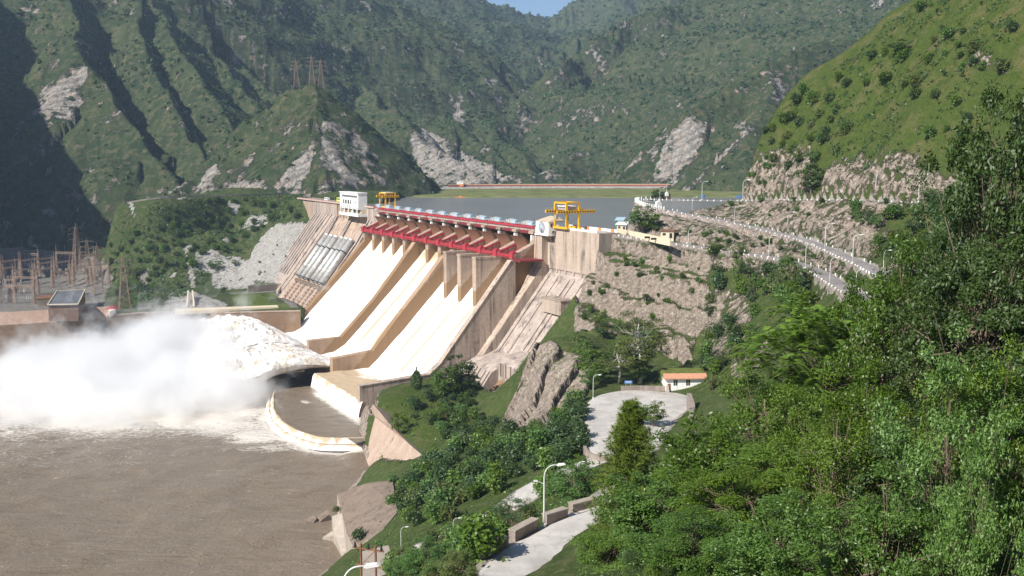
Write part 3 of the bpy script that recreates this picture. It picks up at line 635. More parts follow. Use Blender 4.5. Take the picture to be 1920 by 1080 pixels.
# coping on the near training wall
D(MB().prism([(20.8, 83.0), (64.6, 28.7), (71, 23.5), (111, 21.3), (111, 20.8), (71, 23), (64.6, 28.2), (20.8, 82.5)], -14.3, -9.7), 'wall_coping', 'pale')
# piers
for i in range(13):
    u = -10 + 20 * i; t = 2.3
    long = i in (1, 2, 3)
    prof = [(-14, 60), (-14, 98.4), (4.6, 98.4), (5.2, 91.5), (16.4, 86.4), (18, 86), (18, 83.2)]
    prof += [(32, 83), (32, 50), (10, 60)] if long else [(17.5, 83), (17.5, 63), (8, 66)]
    p = MB().prism(prof, u - t, u + t); p.box(u - t - .3, u + t + .3, -14.3, 6.0, 97.0, 98.39)
    if long: p.box(u - t - .25, u + t + .25, 18.4, 32.3, 82.2, 83.35)
    D(p, 'pier', 'pier')
    D(MB().box(u - .9, u + .9, 4.7, 5.6, 93.2, 96.2), 'pier_niche', 'white')
# deck
D(MB().box(-13, 243, -11, 3.4, 98.41, 100.6).box(-13, 243, -11.3, -10.9, 100.6, 101.7), 'deck', 'face')
D(MB().box(-10, 233, 3.41, 4.1, 99.9, 101.1), 'deck_girder', 'red')
D(MB().box(-10, 233, 2.2, 3.4, 96.6, 98.4), 'deck_soffit_beam', 'maroon')
rail = MB()
for i in range(82): rail.bar((-10 + 3 * i, 3.7, 101.2), (-10 + 3 * i, 3.7, 102.4), .09)
for z in (101.8, 102.4): rail.bar((-10, 3.7, z), (233, 3.7, z), .08)
D(rail, 'railing', 'white')
# radial gates, their arms and the trunnion girders
for i in range(12):
    u = 20 * i
    arc = [(17.5 - 12 * math.cos(a), 86.4 + 12 * math.sin(a)) for a in np.linspace(R(-8), R(48), 9)]
    arc += [(a[0] + .5, a[1]) for a in arc[::-1]]
    g = D(MB().prism(arc, u - 7.6, u + 7.6), 'radial_gate', 'rust')
    for s in (-1, 1):
        a = MB(); uu = u + s * 6.6
        a.bar((uu, 17.2, 86.2), (uu, 5.8, 89.9), 1.0, 1.1).bar((uu, 17.2, 86.0), (uu, 6.2, 85.2), .8, .8).bar((uu, 11.4, 88.1), (uu, 11.6, 85.6), .5)
        o = a.build('gate_arm', M['red'], g)
    b = MB().box(u - 7.7, u + 7.7, 16.2, 18.3, 84.4, 85.4).box(u - 7.7, u + 7.7, 18.3, 19.6, 83.9, 84.1)
    for k in range(6): b.bar((u - 7.6 + 3 * k, 19.5, 83.8), (u - 7.6 + 3 * k, 19.5, 85.0), .1)
    b.bar((u - 7.7, 19.5, 85), (u + 7.7, 19.5, 85), .1); b.bar((u - 7.7, 19.5, 84.4), (u + 7.7, 19.5, 84.4), .08)
    D(b, 'trunnion_girder', 'red')
for i in range(13):
    u = -10 + 20 * i
    D(MB().box(u - 2.2, u + 2.2, 15.4, 19.0, 83.36, 87.0).box(u - 1.2, u + 1.2, 16.4, 18, 87.0, 87.8), 'trunnion_block', 'red')
D(MB().box(-22, -12.4, 4.6, 19.4, 82.5, 83.4).bar((-12.3, 5, 84.5), (-12.3, 19, 84.5), .12).bar((-22, 19.3, 84.5), (-12.3, 19.3, 84.5), .12), 'steel_walkway', 'maroon')
# near non-overflow blocks
D(MB().prism([(-12, 30), (-12, 100.9), (4.5, 100.9), (4.5, 79), (43, 30.5), (43, -10), (-12, -10)], -20, -14.05), 'near_block', 'pale')
D(MB().prism([(-12, 30), (-12, 100.9), (4.5, 100.9), (5.4, 80), (18.2, 60), (18.2, 50), (-12, 50)], -14.04, -12.35), 'near_block', 'pale')
nb = MB().prism([(-12, 30), (-12, 101), (0, 101), (0, 76.5), (46, 19), (46, -10), (-12, -10)], -72, -20.01)
for uu in (-29.5, -38.5, -47, -55.5, -63): nb.box(uu - .8, uu + .8, -.02, .55, 76.6, 100.4)
D(nb, 'near_block', 'face')
D(MB().prism([(.6, 101), (.6, 78.5), (0.02, 78.5), (0.02, 101)], -72, -20.02), 'wall_facing', 'pale')
ribs = MB()
def slope_strip(u0, u1, h, v0=2, v1=44, z0=76.5, k=1.25):
    return MB().prism([(v0, z0 - v0 * k), (v0 + .3, z0 - v0 * k + h), (v1 + .3, z0 - v1 * k + h), (v1, z0 - v1 * k)], u0, u1)
for u0, u1, h in [(-24.5, -22, .9), (-34, -32.6, .6), (-46.6, -44.4, .8), (-51.2, -49.6, .8), (-60, -58.8, .7), (-66, -65, .6), (-70.5, -69.2, .9)]:
    D(slope_strip(u0, u1, h), 'slope_rib', 'face')
D(MB().box(-62, -42.5, 9, 17.5, 58, 65.4).box(-62.4, -42.1, 8.8, 17.9, 65.4, 65.9), 'valve_house', 'pale')
# old intake block at the foot of the near abutment
ib = MB().prism([(30, 0), (30, 36), (44, 31), (50, 28), (64, 9), (66, 0)], -46, -15)
for k in range(9): ib.box(-24 - .9, -22.6, 50.4 + k * 1.45, 51.9 + k * 1.45, 24.6 - k * 1.95, 27.6 - k * 1.95)
for uu in (-30, -34, -40, -44): ib.prism([(50, 28), (50.5, 28.8), (64.6, 9.6), (64, 9)], uu - .7, uu + .7)
D(ib, 'intake_block', 'face')
D(MB().prism([(28, 20), (28, 39), (42, 36), (46, 33), (46, 20)], -66, -46.02), 'intake_block', 'face')
for uu in (-50, -60):
    arc = [(uu + 4 * math.cos(a), 16 + 9 * math.sin(a)) for a in np.linspace(0, math.pi, 12)] + [(uu - 4, 0), (uu + 4, 0)]
    vs = MB(); n = len(arc)
    vs.add([(a, 46.03, z) for a, z in arc] + [(a * .9 + uu * .1, 58, z - 9) for a, z in arc], [tuple(range(n))[::-1]] + [(i, (i + 1) % n, n + (i + 1) % n, n + i) for i in range(n)] + [tuple(range(n, 2 * n))])
    D(vs, 'tunnel_hood', 'divider')
for k, uu in enumerate((-49.5, -55, -60.5)): D(MB().box(uu - .5, uu + .5, 46.03, 47.0, 27, 33.5), 'intake_column', 'pale')
# crest road near side: parapets
for k in range(22):
    uu = -21.5 - 2.25 * k
    D(MB().box(uu - .95, uu + .95, .05, .5, 101.01, 102.2), 'parapet_block', 'white')
for k in range(16):
    uu = -24 - 3 * k
    D(MB().box(uu - 1.35, uu + 1.35, -11.9, -11.6, 101.01, 102.5), 'parapet_panel', ['white', 'white', 'orange', 'white'][k % 4])
# far blocks with the penstocks
D(MB().prism([(-12, -10), (-12, 100.4), (3, 100.4), (3, 89), (14, 71), (41, 36.5), (57, 18), (57, -10)], 232.62, 262), 'penstock_block', 'face')
D(MB().prism([(-12, -10), (-12, 100.4), (2, 100.4), (2, 89), (14, 70), (41, 36.5), (57, 17), (57, -10)], 262.02, 345), 'penstock_block', 'dam')
D(MB().prism([(-12, -10), (-12, 101), (2, 101), (2, 89), (14, 73.5), (41, 37.5), (49, 28), (49, -10)], 345.02, 402), 'penstock_block', 'face')
D(MB().prism([(-12, 20), (-12, 101.3), (1.5, 101.3), (1.5, 80), (6, 74), (6, 20)], 402.02, 452), 'penstock_block', 'dam')
D(MB().prism([(2.2, 90.6), (14, 74.8), (41, 39), (52, 25.5), (52, 23), (41, 36), (14, 70), (2.2, 87)], 352, 357.5), 'slope_rib', 'pale')
for u0 in (236, 243, 250, 256.5, 296, 300.5, 333, 338, 362, 369, 376, 383, 390, 396):
    h = 1.7
    D(MB().prism([(3.2, 88.6), (3.2, 90.4), (14.4, 72.6), (30, 52.5), (30, 50)] if u0 < 345 else [(2.2, 88.7), (2.2, 90.2), (14.2, 75), (41, 39), (41, 37.4)], u0, u0 + 2.6), 'slope_rib', 'face')
for k in range(10):
    uu = 264 + 8 * k
    D(MB().box(uu, uu + .9, 2.01, 2.6, 88, 100), 'wall_rib', 'dam')
for uu in (268, 279, 290, 305, 317, 329):
    stepm = MB()
    for k in range(8): stepm.box(uu - 2, uu + 2, 41.5 + k * 1.9, 43.6 + k * 1.9, 30 - k * 2.3, 36.2 - k * 2.3)
    D(stepm, 'anchor_step', 'dam')
for uu in (326, 314, 302, 287, 276, 265):
    p0, p1 = (uu, 14.5, 74.5), (uu, 41.5, 39.6)
    t = D(MB().tube([p0, p1], 2.75, 20), 'penstock', 'steel', True)
    for f in (.02, .28, .55, .72, .98):
        c = [p0[k] + (p1[k] - p0[k]) * f for k in range(3)]; dv = Vector((0, 27, -34.9)).normalized() * .45
        MB().tube([Vector(c) - dv, Vector(c) + dv], 3.05, 20).build('collar', M['steel' if f not in (.98, .28) else 'dark'], t)
D(MB().box(260, 331, 41.2, 43.2, 35.8, 38.4), 'thrust_beam', 'grey_slab')
# crest of the far half: road edge, parapets
cr = MB().box(262, 452, 2.1, 3.4, 100.41, 101.6).box(244, 262, 3.05, 4.2, 100.41, 101.5)
for k in range(24): cr.box(246 + 8.4 * k, 246.6 + 8.4 * k, 2.0, 4.3, 101.5, 102.1)
D(cr, 'parapet', simple('pink_parapet', (.55, .38, .33), .8, .2))

# control houses on the crest
def DT(name, label, cat, u, v, z, group=None):       # a thing in the dam's frame
    return empty(name, W(u, v, z), ROT, label, cat, group)
h = DT('control_house', 'white cantilevered cabin with a round dial on its face near the yellow crane', 'control house', -21, 0, 101)
MB().box(-7, 7, .6, 5, -3.4, 3.6).build('body', M['white'], h)
MB().box(-7.5, 7.5, .4, 5.5, -4.1, -3.41).build('floor_slab', M['white'], h)
MB().add([(-7.3, .3, 3.61), (7.3, .3, 3.61), (7.3, 5.3, 3.61), (-7.3, 5.3, 3.61), (-5, -2.5, 6.4), (4, -2.5, 6.4), (-7.3, -6, 3.61), (7.3, -6, 3.61)], [(0, 1, 2, 3), (3, 2, 5, 4), (6, 4, 5, 7), (0, 3, 4), (0, 4, 6), (1, 5, 2), (1, 7, 5), (0, 6, 7, 1)]).build('roof', simple('tan_roof', (.5, .4, .3), .85, .2, var=.2), h)
dial = MB().tube([(0, 5.0, .2), (0, 5.25, .2)], 2.9, 36).build('dial', simple('dial_grey', (.32, .36, .42), .6, .3, var=.3, scale=.9), h)
MB().tube([(0, 5.0, .2), (0, 5.3, .2)], 3.15, 36, False).build('rim', M['stone'], dial)
MB().tube([(0, 5.26, -1.6), (0, 5.32, -1.6)], .95, 20).build('red_disc', M['rust'], dial)
MB().bar((-1.7, 5.3, -.2), (1.5, 5.3, 1.2), .3, .1).bar((0, 5.3, .2), (0, 5.3, 2.1), .3, .1).build('hand', M['white'], dial)
for y0, z0, z1 in ((1.0, .6, 2.6), (2.6, .6, 2.6), (1.4, -2.4, -.9)):
    w_ = MB().box(-7.12, -7.0, y0, y0 + 1.1, z0, z1).build('window', M['glass'], h)
for uu in (-4.5, 0, 4.5): MB().prism([(.61, -4.11), (5, -4.11), (.61, -7.6)], uu - .5, uu + .5).build('bracket', M['pale'], h)
MB().box(-8.4, -7.5, -5, 5.6, -1.2, 0).build('balcony', M['white'], h)

h = DT('control_building', 'tall white control building with window row and open balcony on the far crest', 'control building', 284, 2, 93.6)
MB().box(-22, 22, .4, 8, 6, 17.6).build('upper_storeys', M['white'], h)
MB().box(-22, 22, .4, 7.4, 4.8, 5.99).box(-22.5, 22.5, .3, 8.6, 17.6, 18.3).build('cornice', M['white'], h)
MB().box(-22, 22, .4, 5.5, 0, 4.79).build('lower_storey', M['cream'], h)
MB().box(-23.5, 22.5, .2, 9, -.8, -.01).build('balcony_floor', M['white'], h)
MB().box(-23.5, 22.5, 8.7, 9, .0, 1.5).box(-23.5, -23.2, 1, 8.69, .0, 1.5).build('balcony_parapet', M['white'], h)
for k in range(14): MB().box(-19.5 + 2.6 * k, -17.6 + 2.6 * k, 8.0, 8.1, 14.2, 15.9).build('window', M['glass'], h)
MB().box(-5, 14, 8.0, 8.08, 8.8, 12.0).build('loggia', M['dark'], h)
for k in range(3): MB().box(-3.5 + 6 * k, -1.6 + 6 * k, 8.08, 8.4, 8.8, 12).build('loggia_column', M['white'], h)
MB().tube([(-15, 8, 10.4), (-15, 8.12, 10.4)], .9, 14).build('round_window', M['glass'], h)
for uu in (12, 4, -2): MB().box(uu - .7, uu + .7, 8, 8.1, 6.4, 7.9).build('window', M['glass'], h)
for uu in (-16, -6, 6): MB().box(uu - 3, uu + 3, 5.5, 5.6, 1.6, 4.4).build('window', M['glass'], h)
MB().box(12, 17, 5.5, 5.62, .2, 4.4).build('door', M['rust'], h)
for k in range(5): MB().box(-21 + 10 * k, -20.2 + 10 * k, 8.1, 8.69, 1.5, 5.98).build('balcony_post', M['white'], h)

# ================================================================== things on the crest
def make_hoist():
    r = DT('gate_hoist', '', 'gate hoist', 0, 0, 100.6, 'pale blue gate hoists along the spillway deck')
    MB().box(-6.6, 6.6, 1.6, 3.2, 0, .7).box(-6.6, 6.6, -1.6, -.4, 0, .7).build('base_frame', M['red'], r)
    hood = [(-2.2, .7), (-2.2, 2.3)] + [(2.2 * -math.cos(a), 2.3 + 1.3 * math.sin(a)) for a in np.linspace(.15, math.pi - .15, 9)] + [(2.2, 2.3), (2.2, .7)]
    MB().prism([(a + .4, b) for a, b in hood], -5.6, .6).build('motor_hood', M['blue'], r)
    for uu in (1.5, 4.2):
        d = MB().tube([(uu, .6, 2.1), (uu + 1.5, .6, 2.1)], 1.75, 20).build('rope_drum', M['blue'], r, True)
        MB().tube([(uu - .1, .6, 2.1), (uu + .25, .6, 2.1)], 2.0, 20).build('drum_flange', M['white'], d)
    MB().box(.7, 1.3, -.4, 1.4, .7, 3.2).build('gearbox', M['white'], r)
    return r
ordn = ['nearest', 'second', 'third', 'fourth', 'fifth', 'sixth', 'seventh', 'eighth', 'ninth', 'tenth', 'eleventh', 'twelfth', 'thirteenth']
hoist = make_hoist()
for i in range(13):
    o = hoist if i == 0 else copy_tree(hoist)
    o.location = W(20 * i, -.3, 100.62); o.scale = (.85, 1, .8)
    o['label'] = ('pale blue gate hoist right beside the white dial cabin' if i == 0 else 'pale blue gate hoist, %s along the spillway deck from the dial cabin' % ordn[i] if i < 12 else 'pale blue gate hoist at the far end of the row, below the small yellow crane')

def gantry(name, label, u0, u1, v0, v1, zb, zt, va, vb, top, w=.95):
    t = DT(name, label, 'crane', (u0 + u1) / 2, (v0 + v1) / 2, 101)
    cu, cv = (u0 + u1) / 2, (v0 + v1) / 2
    a, b, c, d = u0 - cu, u1 - cu, v0 - cv, v1 - cv
    for x in (a, b):
        for y in (c, d): MB().bar((x, y, .9), (x, y, top), w, w).build('leg', M['yellow'], t)
    for y in (c, d):
        s = MB().bar((a - 1.4, y, .95), (b + 1.4, y, .95), 1.0, 1.1).build('sill_beam', M['yellow'], t)
        k = MB()
        for x in (a - .9, a + .9, b - .9, b + .9): k.tube([(x, y - .25, .45), (x, y + .25, .45)], .44, 14)
        k.build('wheels', M['dark'], s)
    for x in (a, b):
        g = MB().box(x - .55, x + .55, va - cv, vb - cv, zb, zb + 1.5)
        n = int((vb - va) / 1.7)
        g.build('girder', M['yellow'], t)
        hm = MB()
        for j in range(n): hm.tube([(x - .58, va - cv + 1 + 1.7 * j, zb + .7), (x + .58, va - cv + 1 + 1.7 * j, zb + .7)], .42, 10)
        hm.build('lightening_holes', M['dark'], t)
        rl = MB()
        for j in range(n + 1): rl.bar((x, va - cv + .3 + 1.65 * j, zb + 1.5), (x, va - cv + .3 + 1.65 * j, zb + 2.5), .08)
        rl.bar((x, va - cv, zb + 2.5), (x, vb - cv, zb + 2.5), .08); rl.build('handrail', M['yellow'], t)
    MB().bar((a, c, top), (b, c, top), .8).bar((a, d, top), (b, d, top), .8).bar((a, c, top + .1), (a, d, top + .1), .8).bar((b, c, top + .1), (b, d, top + .1), .8).build('top_frame', M['yellow'], t)
    tr = MB().box(a + .6, b - .6, c + 1.5, d - 1.5, zb + 1.5, zb + 3.4).build('trolley', M['galv'], t)
    MB().box(a + 1.5, b - 1.5, c + 1, d - .6, zb + 3.41, zb + 3.9).build('trolley_roof', M['white'], tr)
    MB().bar((0, 0, zb + 1.5), (0, 0, zb - 3), .14).box(-.8, .8, -.5, .5, zb - 4.6, zb - 3).build('hook_block', M['dark'], t)
    MB().box(b - 3, b - 1.2, d - .4, d + 1.2, zb - 3.6, zb - 1.2).build('operator_cab', M['galv'], t)
    return t
gantry('gantry_crane', 'big yellow gantry crane straddling the near crest road beside the dial cabin', -42, -30, -6, 2, 9.0, 10.5, -16, 8, 14.5)
gantry('gantry_crane', 'small yellow gantry crane far along the crest, past the last hoist', 228, 240, -8, 0, 8.2, 9.6, -11, 3, 11.5, .9)

# vehicles on the far crest
def vehicle(name, label, cat, pos, rz, L, Wd, H, body, cab=None):
    t = empty(name, pos, rz, label, cat)
    if cab == 'bus':
        MB().prism([(-L / 2, .45), (L / 2, .45), (L / 2, H * .55), (L / 2 - .35, H), (-L / 2 + .2, H), (-L / 2, H * .8)], -Wd / 2, Wd / 2, 1).build('body', M[body], t)
        for s in (-1, 1):
            for k in range(7): MB().box(-L / 2 + .5 + k * (L - 1) / 7, -L / 2 + .35 + (k + .9) * (L - 1) / 7, s * Wd / 2 - .03, s * Wd / 2 + .03, H * .52, H * .82).build('window', M['glass'], t)
        MB().box(L / 2 - .1, L / 2 + .04, -Wd / 2 + .2, Wd / 2 - .2, H * .5, H * .84).build('windscreen', M['glass'], t)
    elif cab == 'truck':
        MB().box(-L / 2, L / 2 - 2.2, -Wd / 2, Wd / 2, 1, H).build('cargo_body', M[body], t)
        MB().prism([(L / 2 - 2.1, .5), (L / 2, .5), (L / 2, 1.5), (L / 2 - .3, H * .85), (L / 2 - 2.1, H * .85)], -Wd / 2, Wd / 2, 1).build('cab', M['orange'], t)
        MB().box(L / 2 - .16, L / 2 + .03, -Wd / 2 + .15, Wd / 2 - .15, 1.5, H * .78).build('windscreen', M['glass'], t)
    else:
        MB().prism([(-L / 2, .35), (L / 2, .35), (L / 2, .8), (L / 2 - 1.1, .95), (L / 2 - 1.6, H), (-L / 2 + .5, H), (-L / 2, .95)], -Wd / 2, Wd / 2, 1).build('body', M[body], t)
        for s in (-1, 1): MB().box(-L / 2 + .6, L / 2 - 1.7, s * Wd / 2 - .02, s * Wd / 2 + .03, .98, H - .12).build('window', M['glass'], t)
    r = .5 if cab else .34
    for x in (-L / 2 + L * .2, L / 2 - L * .2):
        for s in (-1, 1): MB().tube([(x, s * (Wd / 2 - .22), r), (x, s * (Wd / 2 + .03), r)], r, 14).build('wheel', M['tyre'], t)
    return t
zc = 100.45
vehicle('bus', 'lime yellow bus parked on the far crest left of the white control building', 'bus', W(352, -7.5, zc), ROT + .03, 19, 2.9, 4.2, 'lime', 'bus')
vehicle('truck', 'orange and yellow truck between the lime bus and the control building', 'truck', W(322, -6.5, zc), ROT + .1, 8, 2.6, 3.2, 'yellow', 'truck')
vehicle('van', 'pale van on the far crest behind the lime bus', 'van', W(392, -7, zc), ROT, 9, 2.4, 3, 'white', 'bus')
vehicle('parked_car', 'dark red car just right of the orange truck on the crest', 'car', W(309, -6.5, zc), ROT, 4.4, 1.8, 1.7, 'maroon')
# ================================================================== WATER
def water_mat(name, deep, foamc, scale, foam=True, rough=.22, bumpd=.6, rot=-.9):
    m = NT(name); c = m.coord('Object')
    st = m.n('Mapping', {'Vector': c, 'Rotation': (0, 0, rot), 'Scale': (.05 / scale, .16 / scale, .1)}).outputs[0]
    n1 = m.noise(st, 1., 6, .6, 1.5); n2 = m.noise(c, .6 / scale, 5, .65, .6); n3 = m.noise(c, .012, 4, .5)
    col = m.mix(m.ramp(n1, [(.35, 0.), (.65, 1.)]), tuple(x * .88 for x in deep), tuple(x * 1.1 for x in deep))
    col = m.mix(m.ramp(n3, [(.35, 0.), (.65, .4)]), col, tuple(x * .8 for x in deep))
    if foam:
        n4 = m.noise(m.n('Mapping', {'Vector': c, 'Rotation': (0, 0, rot), 'Scale': (.09, .45, .2)}).outputs[0], 1., 6, .72, 2.)
        a = m.attr('foam')
        f = m.math('ADD', a, m.math('MULTIPLY', m.math('SUBTRACT', m.math('ADD', m.math('MULTIPLY', n4, .6), m.math('MULTIPLY', n2, .4)), .5), 2.1))
        wl = m.noise(m.n('Mapping', {'Vector': c, 'Rotation': (0, 0, rot), 'Scale': (.022, .075, .05)}).outputs[0], 1., 5, .55, 2.6); wl = m.ramp(m.math('ABSOLUTE', m.math('SUBTRACT', wl, .5)), [(.0, 1.), (.012, 0.)])
        f = m.math('ADD', f, m.math('MULTIPLY', m.math('MULTIPLY', wl, m.ramp(n2, [(.48, 0.), (.62, 1.)])), .6)); f = m.ramp(f, [(.5, 0.), (.75, 1.)])
        col = m.mix(f, col, foamc)
    h = m.math('ADD', n1, m.math('MULTIPLY', n2, .5))
    m.bsdf(col, rough, .4, m.bump(h, .8, bumpd)); return m.m
M['river'] = water_mat('muddy_water', (.215, .165, .115), (.7, .64, .56), 1., rough=.32, bumpd=1.6)
M['lake'] = water_mat('lake_water', (.2, .2, .19), (0, 0, 0), 2.5, False, rough=.25, bumpd=.25, rot=.2)

def sheet(name, u, v, zf, mat, attrs):
    """grid sheet in the dam's frame"""
    Ug, Vg = np.meshgrid(u, v); Z = zf(Ug, Vg)
    X = DO[0] + Ug * DU[0] + Vg * DV[0]; Y = DO[1] + Ug * DU[1] + Vg * DV[1]
    return np_mesh(name, np.stack([X, Y, Z], -1).reshape(-1, 3), grid_faces(len(v), len(u)), mat, attrs={k: f(Ug, Vg).ravel() for k, f in attrs.items()})
def chute_mat():
    m = NT('white_water'); c = m.coord('Object')
    st = m.n('Mapping', {'Vector': c, 'Rotation': (0, 0, -ANG), 'Scale': (.035, .7, .08)}).outputs[0]
    n1 = m.noise(st, 1., 6, .65, .3); n2 = m.noise(c, .9, 5, .7)
    f = m.math('ADD', m.attr('mud'), m.math('MULTIPLY', m.math('SUBTRACT', m.math('ADD', m.math('MULTIPLY', n1, .65), m.math('MULTIPLY', n2, .35)), .5), 1.5))
    col = m.mix(m.ramp(f, [(.3, 0.), (1.0, 1.)]), (.93, .92, .9), (.5, .38, .25))
    m.bsdf(col, .7, .2, m.bump(m.math('ADD', n1, n2), .5, .7)); return m.m
M['chute'] = chute_mat()
def foam_mat():
    m = NT('foaming_water'); c = m.coord('Object'); st = m.n('Mapping', {'Vector': c, 'Rotation': (0, 0, -ANG), 'Scale': (.09, .34, .3)}).outputs[0]; n1 = m.noise(st, 1., 7, .68, 1.2); n2 = m.noise(c, 1.1, 5, .7)
    f = m.math('ADD', m.attr('mud'), m.math('MULTIPLY', m.math('SUBTRACT', m.math('ADD', m.math('MULTIPLY', n1, .7), m.math('MULTIPLY', n2, .3)), .5), 2.6))
    col = m.mix(m.ramp(f, [(.35, 0.), (1.05, 1.)]), (.93, .91, .88), (.6, .5, .39))
    m.bsdf(col, .8, .15, m.bump(m.math('ADD', n1, n2), 55e-2, 1.2)); return m.m
M['foam'] = foam_mat()
ogv = np.array([p[0] for p in og] + [78, 86, 94, 97, 100]); ogz = np.array([p[1] for p in og] + [11, 10, 12.2, 13.6, 14.6])
og3v = np.array([p[0] for p in og] + [80, 95, 112]); og3z = np.array([p[1] for p in og] + [8, 5, 4.6])
def wake(U, V, us, v0, v1):
    w = np.zeros_like(U)
    for u0 in us: w = np.maximum(w, np.exp(-((U - u0) / (1.15 + .004 * (V - v0))) ** 2) * sstep(v0 - 1, v0, V) * (1 - sstep(v1 - 25, v1, V)))
    return w
vv = np.linspace(6, 97.5, 130)
def mudf(us, v0, v1, base, right=None):
    return lambda U, V: np.clip(base + .22 * fbm(U / 5, V / 40, 3, 17) + .55 * sstep(24, 12, V) + 1.7 * wake(U, V, us, v0, v1) + (0 if right is None else .5 * np.exp(-((U - right) / 2.2) ** 2)), 0, 1.6)
def chz(us, v0, v1, gv=ogv, gz_=ogz):
    def f(U, V):
        n = fbm(U / 2.2, V / 14, 4, 120) * .5 + fbm(U / 7, V / 16, 3, 122) * .5
        return np.interp(V, gv, gz_) + 1.25 + n * np.clip(V / 40, .3, 1.2) - 1.0 * wake(U, V, us, v0, v1)
    return f
w1 = (210, 190, 170, 150); w2 = (110, 90); w3 = (50, 30, 10)
tag(sheet('spillway_water', np.linspace(132.7, 227.3, 150), vv, chz(w1, 17.5, 62), M['chute'], {'mud': mudf(w1, 17.5, 55, .16, 227)}), kind='structure')
tag(sheet('spillway_water', np.linspace(72.7, 127.3, 110), vv, chz(w2, 17.5, 62), M['chute'], {'mud': mudf(w2, 17.5, 75, .46, 72)}), kind='structure')
def z3(U, V): return np.maximum(chz(w3, 32, 96, og3v, og3z)(U, V), 12.4 + fbm(U / 6, V / 6, 4, 5) * .5)
def m3(U, V):
    return np.where(V < 70, mudf(w3, 32, 92, .06)(U, V), np.clip(sstep(72, 92, V + 9 * fbm(U / 14, V / 10, 4, 9) - (U < 8) * 5), 0, 1) * 1.15)
tag(sheet('spillway_water', np.linspace(-9.95, 67.3, 130), np.linspace(6, 110, 150), z3, M['chute'], {'mud': m3}), kind='structure')
# curtain over the first weir, lower pool, curved sill with its two steps
def curtain(name, P, zt, zb, steps, out, mud):
    P = polyline([(p[0], p[1], 0) for p in P], 1.2)[:, :2]
    T = np.gradient(P, axis=0); T /= np.linalg.norm(T, axis=1)[:, None]; N = np.stack([T[:, 1], -T[:, 0]], 1) * out
    rows = []; md = []
    ss = np.linspace(0, 1, 26)
    for s in ss:
        o = s ** .6 * steps; z = zt - (zt - zb) * s ** 1.35
        nz = vnoise(np.arange(len(P)) / 2.3, np.full(len(P), s * 3), 4) * .35
        rows.append(np.c_[P + N * (o + nz)[:, None] if np.ndim(o) else P + N * (o + nz[:, None]), np.full(len(P), z) + nz * .3]); md.append(np.full(len(P), mud(s)))
    V = np.array(rows).reshape(-1, 3)
    return tag(np_mesh(name, V, grid_faces(26, len(P)), M['chute'], attrs={'mud': np.array(md).ravel() + .42 * vnoise(np.tile(np.arange(len(P)) / 1.7, 26), np.zeros(26 * len(P)), 8)}), kind='structure')
e1 = [W(u, 109.9)[:2] for u in (66, 50, 30, 10, -10, -16)]
curtain('waterfall', e1, 12.9, 4.6, 2.6, 1, lambda s: .95 - .95 * s)
arc = [W(*p)[:2] for p in [(66, 134), (55, 137.5), (40, 142), (20, 147), (0, 149.5), (-20, 149), (-36, 145), (-46, 139), (-55, 122), (-62, 112)]]
pool = [W(*p) for p in [(66, 106)]]
Ug, Vg = np.linspace(-60, 68, 110), np.linspace(110, 152, 60)
def poolz(U, V): return 5.0 + fbm(U / 5, V / 5, 4, 3) * .25
def poolfoam(U, V): return np.clip(.95 * np.exp(-((V - 113) / 6.5) ** 2) * sstep(70, 40, U) + .8 * np.exp(-(((U - 30) / 7) ** 2 + ((V - 127) / 3) ** 2)) + .02, 0, 1)
UU, VV = np.meshgrid(Ug, Vg)
# squeeze the pool's downstream edge onto the sill
lim = np.interp(UU, [-50, -46, -36, -20, 0, 20, 40, 55, 66, 68], [131, 139, 145, 149, 149.5, 147, 142, 137.5, 134, 133])
VV = 109 + (VV - 110) / 42 * (lim - 109)
PXw = np.stack([DO[0] + UU * DU[0] + VV * DV[0], DO[1] + UU * DU[1] + VV * DV[1], poolz(UU, VV)], -1).reshape(-1, 3)
tag(np_mesh('pool_water', PXw, grid_faces(60, 110), M['river'], attrs={'foam': poolfoam(UU, VV).ravel()}), kind='structure')
sill = tag(MB().prism([tuple(p) for p in arc] + [tuple(W(-52, 118)[:2]), tuple(W(66, 118)[:2])], -6, 4.75, 2).build('weir', M['divider']), 'curved concrete weir holding the brown pool beside the rapids', 'weir')
curtain('waterfall', arc, 5.25, 2.6, 1.8, 1, lambda s: 1.25 - .75 * s)
arc2 = [np.array(a) + (np.array(a) - W(5, 110)[:2]) * .055 for a in arc]
curtain('waterfall', arc2, 2.7, .1, 2.2, 1, lambda s: 1.0 - .65 * s)
MB().prism([tuple(p) for p in arc2] + [tuple(W(-52, 118)[:2]), tuple(W(66, 118)[:2])], -6, 2.5, 2).build('apron_step', M['divider'], sill)

# the river
gx_, gy_ = np.meshgrid(np.linspace(-900, 0, 300), np.linspace(150, 1000, 300))
ru, rv = uv_of(gx_, gy_)
fo = np.zeros_like(gx_)
def blob(x, y, rx, ry, k): 
    global fo
    fo = np.maximum(fo, k * np.exp(-(((gx_ - x) / rx) ** 2 + ((gy_ - y) / ry) ** 2)))
ad = np.full(gx_.shape, 1e9)
for p in polyline([(a[0], a[1], 0) for a in arc2], 3): ad = np.minimum(ad, np.hypot(gx_ - p[0], gy_ - p[1]))
fo = np.maximum(fo, .8 * np.exp(-(ad / 7) ** 2) + .2 * np.exp(-(ad / 20) ** 2))
blob(-128, 500, 22, 18, .9); blob(-118, 478, 30, 10, .6); blob(-215, 560, 95, 62, 1.1); blob(-170, 545, 45, 40, 1.0); blob(-270, 520, 90, 42, .6); blob(-150, 520, 40, 30, .75); blob(-260, 470, 110, 45, .36); blob(-120, 440, 60, 50, .16); blob(-330, 600, 80, 70, .9)
fo = fo + .1 + .1 * fbm(gx_ / 60, gy_ / 35, 4, 19)
